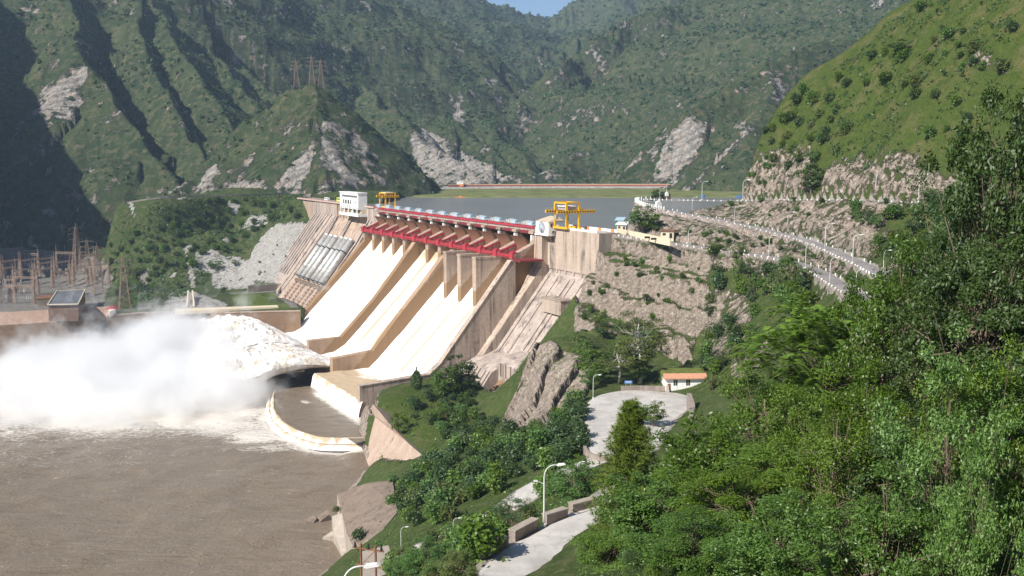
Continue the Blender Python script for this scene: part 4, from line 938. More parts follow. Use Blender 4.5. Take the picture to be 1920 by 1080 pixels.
tag(np_mesh('river', np.stack([gx_, gy_, fbm(gx_ / 14, gy_ / 14, 4, 12) * .7 * (1 + 2 * fo)], -1).reshape(-1, 3), grid_faces(300, 300), M['river'], attrs={'foam': fo.ravel()}), kind='structure')
# the reservoir and its grassy far shore
mesh_obj('lake', [tuple(W(-80, -10, 94.5)), tuple(W(470, -10, 94.5)), (-420, 1200, 94.5), (-420, 1450, 94.5), (330, 1450, 94.5), (330, 700, 94.5)], [(0, 1, 2, 3, 4, 5)], M['lake'])['kind'] = 'structure'
sx, sy = np.meshgrid(np.linspace(-260, 300, 140), np.linspace(1130, 1392, 70))
sz = 93.2 + 3.2 * sstep(1140, 1180, sy + 14 * fbm(sx / 60, sy / 60, 4, 14)) + .02 * (sy - 1180) * (sy > 1180) * .4 + fbm(sx / 12, sy / 12, 4, 15) * .5
tag(np_mesh('shore', np.stack([sx, sy, sz], -1).reshape(-1, 3), grid_faces(70, 140), simple('reed_grass', (.15, .165, .06), .95, .1, var=.4, scale=.05, dirt=(.24, .22, .12)), attrs={'rock': np.zeros(sx.size), 'hill': np.ones(sx.size) * .85, 'bare': np.zeros(sx.size)}), kind='structure')

# flying jets off the flip buckets: lumpy closed sheets of white water
def jet(u0, u1, vs, top, bot, seed, amp):
    V = np.linspace(vs[0], vs[-1], 210); U = np.linspace(u0, u1, 190)
    t = (V - vs[0]) / (vs[-1] - vs[0]); zt = np.interp(V, vs, top); zb = np.interp(V, vs, bot)
    k = np.ones(3) / 3
    Ug, Vg = np.meshgrid(U, V); e = 1 - np.abs((Ug - (u0 + u1) / 2) / ((u1 - u0) / 2)) ** 6
    sp_ = 1 + .16 * t[:, None]
    a = amp * (.12 + t[:, None] * 1.0)
    n = fbm(Ug / 10, Vg / 15, 4, seed) * 1.5 + np.abs(fbm(Ug / 4.5, Vg / 6, 5, seed + 3, .62)) * 2.2 - .4
    mid = (zt + zb)[:, None] / 2
    Zt = mid + (zt[:, None] - mid) * e ** .5 + n * a * (.35 + .65 * e); Zb = mid - (mid - zb[:, None]) * e ** .5 + fbm(Ug / 7, Vg / 10, 4, seed + 9) * a * .5
    Uj = (Ug - (u0 + u1) / 2) * sp_ + (u0 + u1) / 2 + fbm(Vg / 9, Ug / 9, 3, seed + 5) * a * .6
    Vj = Vg + fbm(Ug / 6, Vg / 11, 4, seed + 7) * a * 1.1
    def pts(Z): return np.stack([DO[0] + Uj * DU[0] + Vj * DV[0], DO[1] + Uj * DU[1] + Vj * DV[1], Z], -1).reshape(-1, 3)
    q = grid_faces(len(V), len(U)); N = Uj.size
    mud = np.clip(.44 + 1.0 * fbm(Ug / 5, Vg / 8, 5, seed + 13, .62) + .1 * (1 - t[:, None]), 0, 1)
    i = np.arange(N).reshape(len(V), len(U))
    def side(a): return np.stack([a[:-1], a[1:], a[1:] + N, a[:-1] + N], -1)
    Q = np.concatenate([q, q[:, ::-1] + N, side(i[:, 0]), side(i[:, -1])[:, ::-1], side(i[0])[:, ::-1], side(i[-1])])
    o = np_mesh('water_jet', np.concatenate([pts(Zt), pts(Zb)]), Q, M['foam'], attrs={'mud': np.tile(mud.ravel(), 2)})
    return tag(o, kind='structure')
jet(73, 127.5, [95, 105, 118, 131, 145, 158, 172, 186], [16.2, 19.5, 22.5, 22.5, 19, 14, 8, -2], [12.3, 13, 13, 11, 7, 3, 0, -6], 200, 3.8)
jet(133, 227, [93, 103, 115, 128, 142, 158, 175, 192], [16.5, 22, 27, 28.5, 26, 20, 11, -2], [13, 15, 16, 15, 12, 7, 1, -6], 230, 4.2)

# ================================================================== LEFT BANK
def ribbon_wall(name, L, top, bot, th, mat, parent=None, batter=0.):
    L = np.array(L)[:, :2]; T = np.gradient(L, axis=0); T /= np.linalg.norm(T, axis=1)[:, None]; N = np.stack([T[:, 1], -T[:, 0]], 1)
    top = np.broadcast_to(top, len(L)); bot = np.broadcast_to(bot, len(L)); mb = MB(); n = len(L)
    A_ = [(*p, z) for p, z in zip(L, top)]; B_ = [(*(p + q * th), z) for p, q, z in zip(L, N, top)]
    C_ = [(*(p - q * batter), z) for p, q, z in zip(L, N, bot)]; D_ = [(*(p + q * th), z) for p, q, z in zip(L, N, bot)]
    vs = A_ + B_ + C_ + D_; fs = []
    for i in range(n - 1):
        fs += [(i, i + 1, n + i + 1, n + i), (i, 2 * n + i, 2 * n + i + 1, i + 1), (n + i, n + i + 1, 3 * n + i + 1, 3 * n + i)]
    fs += [(0, n, 3 * n, 2 * n), (n - 1, 3 * n - 1, 4 * n - 1, 2 * n - 1)]
    return mb.add(vs, fs).build(name, M[mat] if isinstance(mat, str) else mat, parent)
rw = empty('river_wall', wallR[2], 0, 'long brown mud-stained retaining wall along the far river bank, below the lawns', 'retaining wall')
o = ribbon_wall('wall', [p - wallR[2] for p in wallR], 0.0, -34, 5, 'bank_wall', rw, 3)
ribbon_wall('coping', [p - wallR[2] + np.array([0, -.4, 0]) for p in wallR], .75, .02, 3, 'apron', rw)
rw = empty('river_wall', wallL[1], 0, 'brown river wall topped by a sloping brick-faced bank at the far left', 'retaining wall')
ribbon_wall('wall', [p - wallL[1] for p in wallL], 0.0, -31, 4, 'bank_wall', rw, 3)
t1 = [p - wallL[1] + np.array([0, .6, 0]) for p in wallL]; n = len(t1)
t2 = [p + np.array([2, 15, 7.2]) for p in t1]; t3 = [p + np.array([0, 5, -2]) for p in t2]
mb = MB(); mb.add(t1 + t2 + t3, [f for i in range(n - 1) for f in ((i, i + 1, n + i + 1, n + i), (n + i, n + i + 1, 2 * n + i + 1, 2 * n + i))] + [(0, n, 2 * n), (n - 1, 3 * n - 1, 2 * n - 1)]); mb.build('brick_slope', M['brick'], rw)
ribbon_wall('coping', [p + np.array([0, 0, 0]) for p in t2], .5, -.6, 3.5, 'apron', rw)
# platform pieces
def at(px, py, z): return Pz(px, py, z)
def quad_block(name, corners, z0, z1, mat, label, cat, parent=None):
    c = np.mean([p[:2] for p in corners], axis=0); pts = [tuple(p[:2] - c) for p in corners]
    if parent is None:
        t = empty(name, (*c, z0), 0, label, cat); return t, MB().prism(pts, 0, z1 - z0, 2), c
t, mb, c = quad_block('flat_roofed_building', [at(107, 547, 39), at(159, 544, 39), at(146, 571, 39), at(90, 572, 39)], 27.5, 38.5, None, 'long grey flat-roofed building behind the brick slope, in front of the switchyard', 'building')
mb.build('wall', simple('dark_brick', (.16, .11, .085), .85, .2, var=.2), t)
pts = [p[:2] - c for p in [at(107, 547, 39), at(159, 544, 39), at(146, 571, 39), at(90, 572, 39)]]
MB().prism([tuple(p * 1.03) for p in pts], 11.0, 11.7, 2).build('roof', M['asphalt_roof'], t)
ps = MB()
for a, b in zip(pts, pts[1:] + pts[:1]): ps.bar((*a * 1.02, 12), (*b * 1.02, 12), .5, .6)
ps.build('roof_kerb', M['cream'], t)
t, mb, c = quad_block('shed', [at(72, 556, 34), at(98, 554, 34), at(96, 560, 34), at(70, 562, 34)], 27.5, 34, None, 'small red-roofed shed just left of the grey flat-roofed building', 'shed')
mb.build('wall', M['cream'], t)
MB().prism([tuple((p[:2] - c) * 1.1) for p in [at(72, 556, 34), at(98, 554, 34), at(96, 560, 34), at(70, 562, 34)]], 6.5, 7.1, 2).build('roof', M['rust'], t)
t, mb, c = quad_block('parapet_wall', [at(328, 579, 29), at(520, 572, 29), at(522, 575, 29), at(328, 584, 29)], 26.6, 29, None, 'low cream-coloured wall topping the river wall in front of the lawns', 'wall'); mb.build('wall', M['cream'], t)
t, mb, c = quad_block('stair_flight', [at(354, 552, 30), at(360, 552, 30), at(363, 578, 28), at(352, 578, 28)], 27, 28.6, None, 'steep flight of steps between two cream side walls on the rubble bank', 'stairs'); mb.build('steps', M['stone'], t)
for px0, px1 in ((353, 350.5), (361, 364)):
    a, b = at(px0, 548, 33) - np.array([*c, 27]), at(px1, 578, 28) - np.array([*c, 27]); MB().bar(tuple(a + [0, 0, .6]), tuple(b + [0, 0, .8]), 1.1, 2.2).build('side_wall', M['cream'], t)
t, mb, c = quad_block('winch_house', [at(203, 577, 31), at(214, 574, 31), at(217, 580, 31), at(205, 584, 31)], 26.8, 31, None, 'little red and white winch house where the two river walls meet', 'winch house'); mb.build('wall', M['whitewash'], t)
MB().prism([(-4, 4.2), (4, 4.2), (0, 6.5)], -4, 4, 1).build('roof', M['red'], t)
t = empty('retaining_wall', at(520, 533, 29), 0, 'low concrete wall at the foot of the grey scree beside the lawn', 'wall'); p0 = at(520, 533, 29)
ribbon_wall('wall', [at(x, y, 30) - p0 for x, y in [(560, 534), (520, 534), (465, 538)]], 2., -4, 1.5, 'stone', t)
p0 = at(508, 535, 29); vehicle('parked_truck', 'green truck parked at the foot of the grey scree', 'truck', tuple(at(507, 537.5, 28)), 3.2, 9, 2.6, 3, 'green', 'truck')

# ------------------------------------------------------------------ lattice towers and the switchyard
def lattice_column(mb, x, y, h, b, t, w, n):
    L = []
    for k in range(n + 1):
        f = k / n; s = b + (t - b) * f; L.append([(x - s, y - s, h * f), (x + s, y - s, h * f), (x + s, y + s, h * f), (x - s, y + s, h * f)])
    for k in range(n):
        for j in range(4):
            mb.bar(L[k][j], L[k + 1][j], w); mb.bar(L[k][j], L[k + 1][(j + 1) % 4], w * .6); mb.bar(L[k][(j + 1) % 4], L[k + 1][j], w * .6)
            mb.bar(L[k + 1][j], L[k + 1][(j + 1) % 4], w * .6)
    return mb
def make_pylon(h, b, w, label, arms=3):
    t = empty('transmission_tower', (0, 0, 0), 0, label, 'pylon', 'lattice transmission towers')
    lattice_column(MB(), 0, 0, h * .92, b, .7, w, 9).bar((0, 0, h * .92), (0, 0, h), w).build('mast', M['lattice'], t)
    for k in range(arms):
        z = h * (.62 + .13 * k); l = h * (.2 - .02 * k)
        a = MB()
        for s in (-1, 1):
            for y in (-.8, .8): a.bar((0, y, z), (s * l, 0, z + .4), w * .8)
            a.bar((0, 0, z + h * .045), (s * l, 0, z + .4), w * .7)
            for f in (.35, .7): a.bar((s * l * f, 0, z), (s * l * f, 0, z + h * .045 * (1 - f)), w * .5)
            a.bar((s * l, 0, z + .4), (s * l, 0, z - 2), .16)
        a.build('cross_arm', M['lattice'], t)
    return t
p1 = make_pylon(42, 4.2, .34, '')
spots = [((186, 549), 28, 42, .6, 'tall lattice pylon at the right edge of the switchyard'), ((234, 577), 28, 40, .5, 'broad lattice pylon between the switchyard and the rutted road, close to the river wall'),
         ((146, 500), 30, 44, .9, 'lattice pylon standing behind the switchyard against the dark shaded slope'), ((166, 520), 28, 38, .4, 'lattice pylon among the back rows of the switchyard, beside the tallest pylon'),
         ((251, 505), 30, 44, .7, 'lattice pylon on the green bank behind the rutted road')]
for i, ((px, py), z, h, rz, lab) in enumerate(spots):
    o = p1 if i == 0 else copy_tree(p1); o.location = Pz(px, py, z); o.rotation_euler = (0, 0, rz); o.scale = (h / 42,) * 3; o['label'] = lab
for (px, py, d, h, lab) in [(556, 168, 1260, 35, 'left of the three lattice pylons on top of the conical hill'), (585, 168, 1262, 37, 'middle one of the three lattice pylons on top of the conical hill'), (602, 170, 1266, 39, 'right one of the three lattice pylons on top of the conical hill'), (432, 112, 1960, 24, 'tiny distant pylon on the forested ridge left of the conical hill')]:
    o = copy_tree(p1); P = Pd(px, py, d); z = float(hills_z(np.array([P[0]]), np.array([P[1]]))[0]); o.location = (P[0], P[1], z - 1); o.scale = (h / 42,) * 3; o.rotation_euler = (0, 0, .3); o['label'] = lab
def make_gantry(span, h):
    t = empty('switchyard_gantry', (0, 0, 0), 0, 'rusty lattice switchyard gantry standing in the thicket of gantries behind the grey flat-roofed building', 'gantry', 'switchyard gantries')
    for s in (-1, 1): lattice_column(MB(), s * span / 2, 0, h, 1.1, .5, .26, 6).bar((s * span / 2, 0, h), (s * span / 2, 0, h + 6), .28).build('column', M['lattice'], t)
    b = MB(); n = 8
    for k in range(n):
        x0, x1 = -span / 2 + span * k / n, -span / 2 + span * (k + 1) / n
        for y in (-.6, .6):
            for z in (h - 1.3, h): b.bar((x0, y, z), (x1, y, z), .26)
            b.bar((x0, y, h - 1.3), (x1, y, h), .18)
    b.build('beam', M['lattice'], t)
    ins = MB()
    for k in range(3): ins.bar((-span / 4 + span / 4 * k, 0, h - 1.3), (-span / 4 + span / 4 * k, 0, h - 4), .3)
    ins.build('insulators', M['rust'], t)
    return t
g0 = make_gantry(22, 15); rr_ = random.Random(5); first = True
for row, (py, k) in enumerate([(568, 6), (552, 7), (536, 8), (522, 8), (508, 8), (496, 6)]):
    for j in range(k):
        px = -60 + 34 * j + rr_.uniform(-6, 6) + row * 4
        if py > 544 and 62 < px < 190: continue
        if px > 196: continue
        P = Pz(px, py, 28.2)
        o = g0 if first else copy_tree(g0); first = False
        o.location = P; o.rotation_euler = (0, 0, rr_.choice([-.25, -.25, 1.3, 1.3]) + rr_.uniform(-.05, .05)); o.scale = (1, 1, rr_.uniform(.85, 1.25))
def make_breaker():
    t = empty('circuit_breaker', (0, 0, 0), 0, 'slim steel post with an insulator on top among the switchyard gantries', 'switchgear', 'switchgear posts')
    MB().bar((0, 0, 0), (0, 0, 4), .45).bar((-1.6, 0, 4), (1.6, 0, 4), .35).build('stand', M['lattice'], t)
    for x in (-1.4, 0, 1.4):
        MB().tube([(x, 0, 4.1), (x, 0, 5), (x, 0, 6.6)], [.35, .3, .2], 8).build('insulator', M['galv'], t)
    return t
b0 = make_breaker(); first = True
for j in range(110):
    px, py = rr_.uniform(-70, 200), rr_.uniform(492, 574)
    if py > 540 and 55 < px < 195: continue
    o = b0 if first else copy_tree(b0); first = False
    o.location = Pz(px, py, 28.1); o.rotation_euler = (0, 0, rr_.uniform(0, 3))

# road along the foot of the conical hill
q = offset_line(hr, -3); q2 = offset_line(hr, 4); n = len(hr)
tag(mesh_obj('road', [tuple(p + [0, 0, .6]) for p in q] + [tuple(p + [0, 0, .6]) for p in q2], [(i, n + i, n + i + 1, i + 1) for i in range(n - 1)], M['stone']), kind='structure')
t = empty('parapet_wall', hr[n // 2], 0, 'thin pale parapet along the hill road at the foot of the conical hill', 'wall')
ribbon_wall('wall', [tuple(p - hr[n // 2]) for p in q], np.array([p[2] for p in q - hr[n // 2]]) + .9, np.array([p[2] for p in q - hr[n // 2]]) - 2, .7, 'stone', t)
# ------------------------------------------------------------------ the far rockfill dam with its red parapet
emb = polyline([Pz(672, 361.5, 101), Pz(690, 358.5, 101), Pz(730, 354.5, 101), Pz(770, 351.7, 101), Pz(860, 349.5, 101), Pz(1030, 348.7, 101), Pz(1180, 348.7, 101), Pz(1296, 348.7, 101)], 12)
c0 = emb[len(emb) // 2].copy(); t = empty('embankment_dam', c0, 0, 'low rockfill embankment with a red and white parapet across the far end of the lake', 'embankment')
E0 = emb - c0; E1 = offset_line(E0, 14); E2 = offset_line(E0, -8); n = len(E0)
mb = MB(); mb.add([tuple(p) for p in E0] + [tuple(p + [0, 0, -8]) for p in E1] + [tuple(p) for p in E2] + [tuple(p + [0, 0, -10]) for p in offset_line(E0, -22)], [f for i in range(n - 1) for f in ((i, i + 1, n + i + 1, n + i), (i, 2 * n + i, 2 * n + i + 1, i + 1), (2 * n + i, 3 * n + i, 3 * n + i + 1, 2 * n + i + 1))])
mb.build('rock_slope', simple('grey_riprap', (.3, .28, .26), .9, .2, var=.35, scale=.3), t)
k0 = int(n * .42)
ribbon_wall('parapet', [tuple(p) for p in E0[k0:]], 2.0, .02, .8, simple('brick_red_paint', (.42, .12, .075), .7, .2, var=.2, scale=.05), t)
ribbon_wall('parapet_cap', [tuple(p + [0, 0, 2.02]) for p in E0[k0:]], 2.75, 2.02, .8, 'cream', t)
ribbon_wall('parapet', [tuple(p) for p in E0[:k0]], 1.4, .02, .8, 'whitewash', t)
o = DT('gate_hut', 'white hut with an orange base on the far embankment crest', 'hut', 0, 0, 0); o.location = Pz(863, 349.4, 101); o.rotation_euler = (0, 0, .0)
MB().box(-4.5, 4.5, -3, 3, 0, 3).build('base', M['orange'], o); MB().box(-4.5, 4.5, -3, 3, 3.01, 6.4).build('wall', M['white'], o); MB().box(-5, 5, -3.5, 3.5, 6.41, 7).build('roof', M['white'], o)
for px, lab, mat in [(732, 'white car on the embankment road, left of a parked pair', 'white'), (739, 'cream jeep right beside a white car on the embankment road', 'cream'), (753, 'white pickup alone on the embankment road', 'white')]:
    i = np.argmin(np.abs(project(emb[:, 0], emb[:, 1], emb[:, 2])[0] - px)); P = offset_line(emb, -3)[i]
    tn = emb[min(i + 1, n - 1)] - emb[i]; vehicle('parked_car', lab, 'car', (P[0], P[1], P[2] + .02), math.atan2(tn[1], tn[0]), 7.5 if px != 739 else 5, 2.6, 3.0, mat)
t = empty('work_float', Pz(863, 370.5, 94.6), 0, 'small orange float on the lake by the reedy shore', 'float'); MB().box(-6, 6, -2, 2, -.3, .9).build('deck', M['orange'], t); MB().box(-1.5, 1.5, -1, 1, .9, 2).build('cabin', M['orange'], t)
# ================================================================== RIGHT BANK: roads, walls, lamps, stones, houses
def road_mat(name, col, patch):
    m = NT(name); c = m.coord('Object')
    n1 = m.noise(c, .18, 6, .62); n2 = m.noise(c, 2.2, 5, .7); n3 = m.noise(c, .55, 4, .6, .8)
    k = m.mix(m.ramp(n1, [(.35, 0.), (.65, 1.)]), tuple(x * .8 for x in col), tuple(x * 1.15 for x in col))
    k = m.mix(m.ramp(n3, [(.56, 0.), (.66, .6)]), k, patch); k = m.mix(m.math('MULTIPLY', n2, .35), k, tuple(x * .55 for x in col))
    m.bsdf(k, .9, .15, m.bump(n2, .4, .15)); return m.m
M['road'] = road_mat('worn_road', (.3, .275, .265), (.16, .15, .15))
M['dusty'] = road_mat('dusty_road', (.53, .495, .46), (.34, .31, .28))
def ribbon(name, L, w, mat, lift=.08):
    a = offset_line(L, -w / 2); b = offset_line(L, w / 2); n = len(L); rows = []
    ts = np.linspace(0, 1, 7)
    for t in ts: q = a + (b - a) * t; q[:, 2] += lift + .1 * math.sin(math.pi * t) + .05 * vnoise(q[:, 0] / 4, q[:, 1] / 4, 2); rows.append(q)
    ed = lambda q, s: q + .55 * vnoise(np.arange(n) / 2.1, np.full(n, s), 6)[:, None] * np.array([1, 1, 0])
    rows[0] = ed(rows[0], 0.); rows[-1] = ed(rows[-1], 5.); rows[0][:, 2] -= .2; rows[-1][:, 2] -= .2
    V = np.array(rows).reshape(-1, 3)
    return tag(np_mesh(name, V, grid_faces(7, n), mat), kind='structure')
ribbon('road', low_c, 6.4, M['road']); ribbon('road', mid_c, 6.0, M['road']); ribbon('road', up_c, 5.6, M['road'])
ribbon('road', roadA_c, 7.2, M['dusty']); ribbon('road', roadB_c, 7.6, M['dusty'])
# loop of the hairpin and the crest approach
hair = polyline([mid_c[0] + np.array([0, -1, 0]), Pz(1196, 379, 112.9), Pz(1215, 377.5, 113.1), up_c[0]], 2); ribbon('road', hair, 5.5, M['road'], .1)
cr = polyline([W(-20, -6, 101.05), W(-45, -6, 101.05), W(-68, -6, 101), low_c[1], low_c[4]], 3); ribbon('road', cr, 8.5, M['dusty'], .02)
def plat_mesh():
    P = np.array(plateau); c = P.mean(0); D = polyline([(p[0], p[1], 0) for p in list(plateau) + [plateau[0]]], 2)[:, :2]
    rows = [c + (D - c) * s for s in (1.0, .97, .85, .6, .3, .02)]; n = len(D); V = []
    for i, r in enumerate(rows): V.append(np.c_[r + (.5 * vnoise(r[:, :1] / 3, r[:, 1:] / 3, 3) if i == 0 else 0), np.full(n, 51.75 if i == 0 else 52.05) + .1 * vnoise(r[:, 0] / 5, r[:, 1] / 5, 4)])
    return np.array(V).reshape(-1, 3), n, len(rows)
V_, n_, r_ = plat_mesh(); tag(np_mesh('turning_ground', V_, grid_faces(r_, n_), M['dusty']), kind='structure')

# masonry walls under the roads
def follow_wall(label, L, h, th, mat, z_up=.0, i0=0, i1=None, batter=1.6, jit=.0):
    L = L[i0:i1]; p0 = L[len(L) // 2].copy(); t = empty('retaining_wall', p0, 0, label, 'retaining wall')
    Q = L - p0; m = np.array([q for q in Q]); top = m[:, 2] + z_up
    ribbon_wall('wall', m, top, m[:, 2] - h, -th if False else th, mat, t, batter); return t
def rubble_mat():
    m = NT('rubble_masonry'); c = m.coord('Object')
    v = m.n('TexVoronoi', {'Vector': c, 'Scale': 1.1}); e = m.n('TexVoronoi', {'Vector': c, 'Scale': 1.1}, feature='DISTANCE_TO_EDGE').outputs[0]
    col = m.mix(m.ramp(v.outputs[1], [(.1, 0.), (.9, 1.)]), (.17, .14, .125), (.5, .43, .38)); col = m.mix(m.ramp(m.noise(c, .25, 5), [(.4, 0.), (.65, .7)]), col, (.2, .16, .14))
    col = m.mix(m.ramp(e, [(0., .8), (.06, 0.)]), col, (.07, .06, .05)); m.bsdf(col, .9, .15, m.bump(e, .6, .25)); return m.m
M['rubble'] = rubble_mat()
nL = len(low_e)
le = low_e.copy(); le[:, 2] += .15; le2 = le[::-1]
follow_wall('high rubble masonry wall carrying the lower road from the dam crest to its bend', offset_line(le, .25)[::-1], 9.5, 1.2, 'rubble', .1, nL - int(nL * .52), None, .5)
follow_wall('rubble masonry wall under the bend of the lower road, half hidden by bushes', offset_line(le, .25)[::-1], 6.5, 1.2, 'rubble', .1, int(nL * .2), nL - int(nL * .54), .5)
me_ = mid_e.copy(); me_[:, 2] += .1; nM = len(me_)
follow_wall('masonry wall under the hairpin end of the middle road', offset_line(me_, .25)[::-1], 5.5, 1.0, 'rubble', .1, nM - int(nM * .34), None, 2.5)
follow_wall('low masonry wall beneath the middle road near the three lamps', offset_line(me_, .25)[::-1], 4.0, 1.0, 'rubble', .1, int(nM * .22), nM - int(nM * .36), 1.0)
pe = polyline([(p[0], p[1], 52.6) for p in [plateau[4 - 4], plateau[1], plateau[2], plateau[3]]], 2)
follow_wall('dark stone edge wall along the river side of the grey turning ground', np.array([*pe]), 7, .9, 'stone', 0.35)
wl = polyline([Pz(1296, 745, 55.5), Pz(1303, 770, 55.5), Pz(1296, 800, 55)], 2); follow_wall('leaning stone wall at the right edge of the turning ground', wl, 5, 1.6, 'stone', 1.5)

# guard stones
def make_stone(name, lab, grp, w=.62, l=1.15, h=.85, mat='whitewash'):
    t = MB().prism([(-l / 2, -.5), (l / 2, -.5), (l / 2 * .92, h * .75), (l / 2 * .7, h), (-l / 2 * .7, h), (-l / 2 * .92, h * .75)], -w / 2, w / 2, 1).build(name, M[mat]); return tag(t, lab, 'guard stone', grp)
def along(L, gap, off, jitter=.25):
    Q = offset_line(L, off); s = np.r_[0, np.cumsum(np.linalg.norm(np.diff(Q[:, :2], axis=0), axis=1))]; out = []
    for d in np.arange(gap * .5, s[-1], gap):
        d = d + random.uniform(-jitter, jitter) * gap; i = min(max(np.searchsorted(s, d) - 1, 0), len(Q) - 2); f = (d - s[i]) / max(1e-6, s[i + 1] - s[i])
        p = Q[i] + (Q[i + 1] - Q[i]) * f; tt = Q[i + 1] - Q[i]; out.append((p, math.atan2(tt[1], tt[0])))
    return out
for L, gap, off, lab, grp, sc in [(low_e, 4.6, .1, 'whitewashed guard stone on the valley edge of the lower road', 'guard stones along the lower road', 0.62), (mid_e, 4.8, .1, 'whitewashed guard stone on the valley edge of the middle road', 'guard stones along the middle road', .62), (up_e, 5.2, .1, 'whitewashed guard stone on the edge of the uppermost road', 'guard stones along the upper road', .55)]:
    s0 = None
    for p, a in along(L, gap, off):
        px, py, _ = project(p[0], p[1], p[2])
        if not (1120 < px < 1830): continue
        o = make_stone('guard_stone', lab, grp) if s0 is None else s0.copy()
        if s0 is None: s0 = o
        else: link(o)
        k = sc * random.uniform(.85, 1.2); o.location = (p[0], p[1], p[2] + .1); o.rotation_euler = (random.uniform(-.05, .05), random.uniform(-.06, .06), a + random.uniform(-.15, .15)); o.scale = (k, k, k)
s0 = None
for L, gap, off in [(low_e, 13, -7.3), (mid_e, 11, -6.9)]:
    for p, a in along(L, gap, off, .4):
        px, py, _ = project(p[0], p[1], p[2])
        if not (1230 < px < 1640): continue
        lab, grp = 'small white marker post on the hill side of the road', 'marker posts on the inner road edges'
        if s0 is None: s0 = tag(MB().prism([(-.2, -.5), (.2, -.5), (.2, .7), (.1, .9), (-.1, .9), (-.2, .7)], -.16, .16, 1).build('marker_post', M['whitewash']), lab, 'marker post', grp); o = s0
        else: o = s0.copy(); link(o)
        o.location = (p[0], p[1], max(p[2], gz(p[0], p[1])) + .05); o.rotation_euler = (0, 0, a + random.uniform(-.3, .3))
# slender white rail posts round the hairpin
s0 = None
hp = polyline([Pz(1246, 394, 111.5), Pz(1222, 389, 112.2), Pz(1204, 384.5, 112.8), Pz(1192, 379.5, 113), Pz(1190, 376.5, 113.2), Pz(1200, 374.3, 113.4), Pz(1222, 373.6, 113.6), Pz(1243, 373.4, 114)], 2)
for p, a in along(hp, 3.1, .5, .05):
    if s0 is None: s0 = tag(MB().prism([(-.35, -1.5), (.35, -1.5), (.3, 1.5), (.12, 1.75), (-.12, 1.75), (-.3, 1.5)], -.3, .3, 1).build('rail_post', M['whitewash']), 'white post of the guard rail round the hairpin above the lake', 'rail post', 'rail posts round the hairpin'); o = s0
    else: o = s0.copy(); link(o)
    o.location = (p[0], p[1], p[2] + .1); o.rotation_euler = (0, 0, a)
t = empty('gate_pillar', Pz(1234, 388, 112), .3, 'stout white gate pillar at the inside of the hairpin', 'pillar')
MB().prism([(-1.6, -1), (1.6, -1), (1.5, 2.4), (.8, 3.4), (-1.2, 3)], -1.3, 1.3, 1).build('shaft', M['whitewash'], t); MB().box(.4, 1.1, -.4, .4, 3, 4.8).build('post', M['whitewash'], t)
t = empty('shrine_pillar', Pz(1250, 374, 114.5), .1, 'red and white pillar at the foot of the lamp above the hairpin', 'pillar')
MB().box(-.9, .9, -.9, .9, -.5, 2.2).build('base', M['rust'], t); MB().prism([(-1, 2.2), (1, 2.2), (.9, 3.8), (0, 4.8), (-.9, 3.8)], -.9, .9, 1).build('top', M['whitewash'], t)

# street lamps
def make_lamp(arm2=False):
    t = empty('street_lamp', (0, 0, 0), 0, '', 'street lamp')
    pts = [(0, 0, -.4), (0, 0, 3), (0, 0, 7.2)] + [(1.35 - 1.35 * math.cos(a), 0, 7.2 + 1.75 * math.sin(a)) for a in np.linspace(.2, math.pi / 2, 8)] + [(2.0, 0, 9.02)]
    MB().tube(pts, [.13, .12, .1] + [.075] * 8 + [.07], 10).box(-.22, .22, -.22, .22, -.3, .5).build('pole', M['lamp'], t, True)
    h = MB().prism([(1.75, 8.92), (2.0, 8.82), (2.9, 8.98), (3.02, 9.1), (2.8, 9.2), (2.0, 9.14)], -.2, .2, 1).build('lamp_head', M['white'], t)
    MB().prism([(2.0, 8.815), (2.0, 8.78), (2.75, 8.9), (2.8, 8.955)], -.15, .15, 1).build('lens', M['glass'], h)
    if arm2:
        MB().tube([(0, 0, 6.2), (-.7, 0, 6.55), (-1.0, 0, 6.62)], .05, 8).build('side_arm', M['lamp'], t)
        MB().prism([(-.9, 6.56), (-1.5, 6.66), (-1.5, 6.78), (-.9, 6.72)], -.14, .14, 1).build('side_lamp', M['white'], t)
    return t
l0 = None
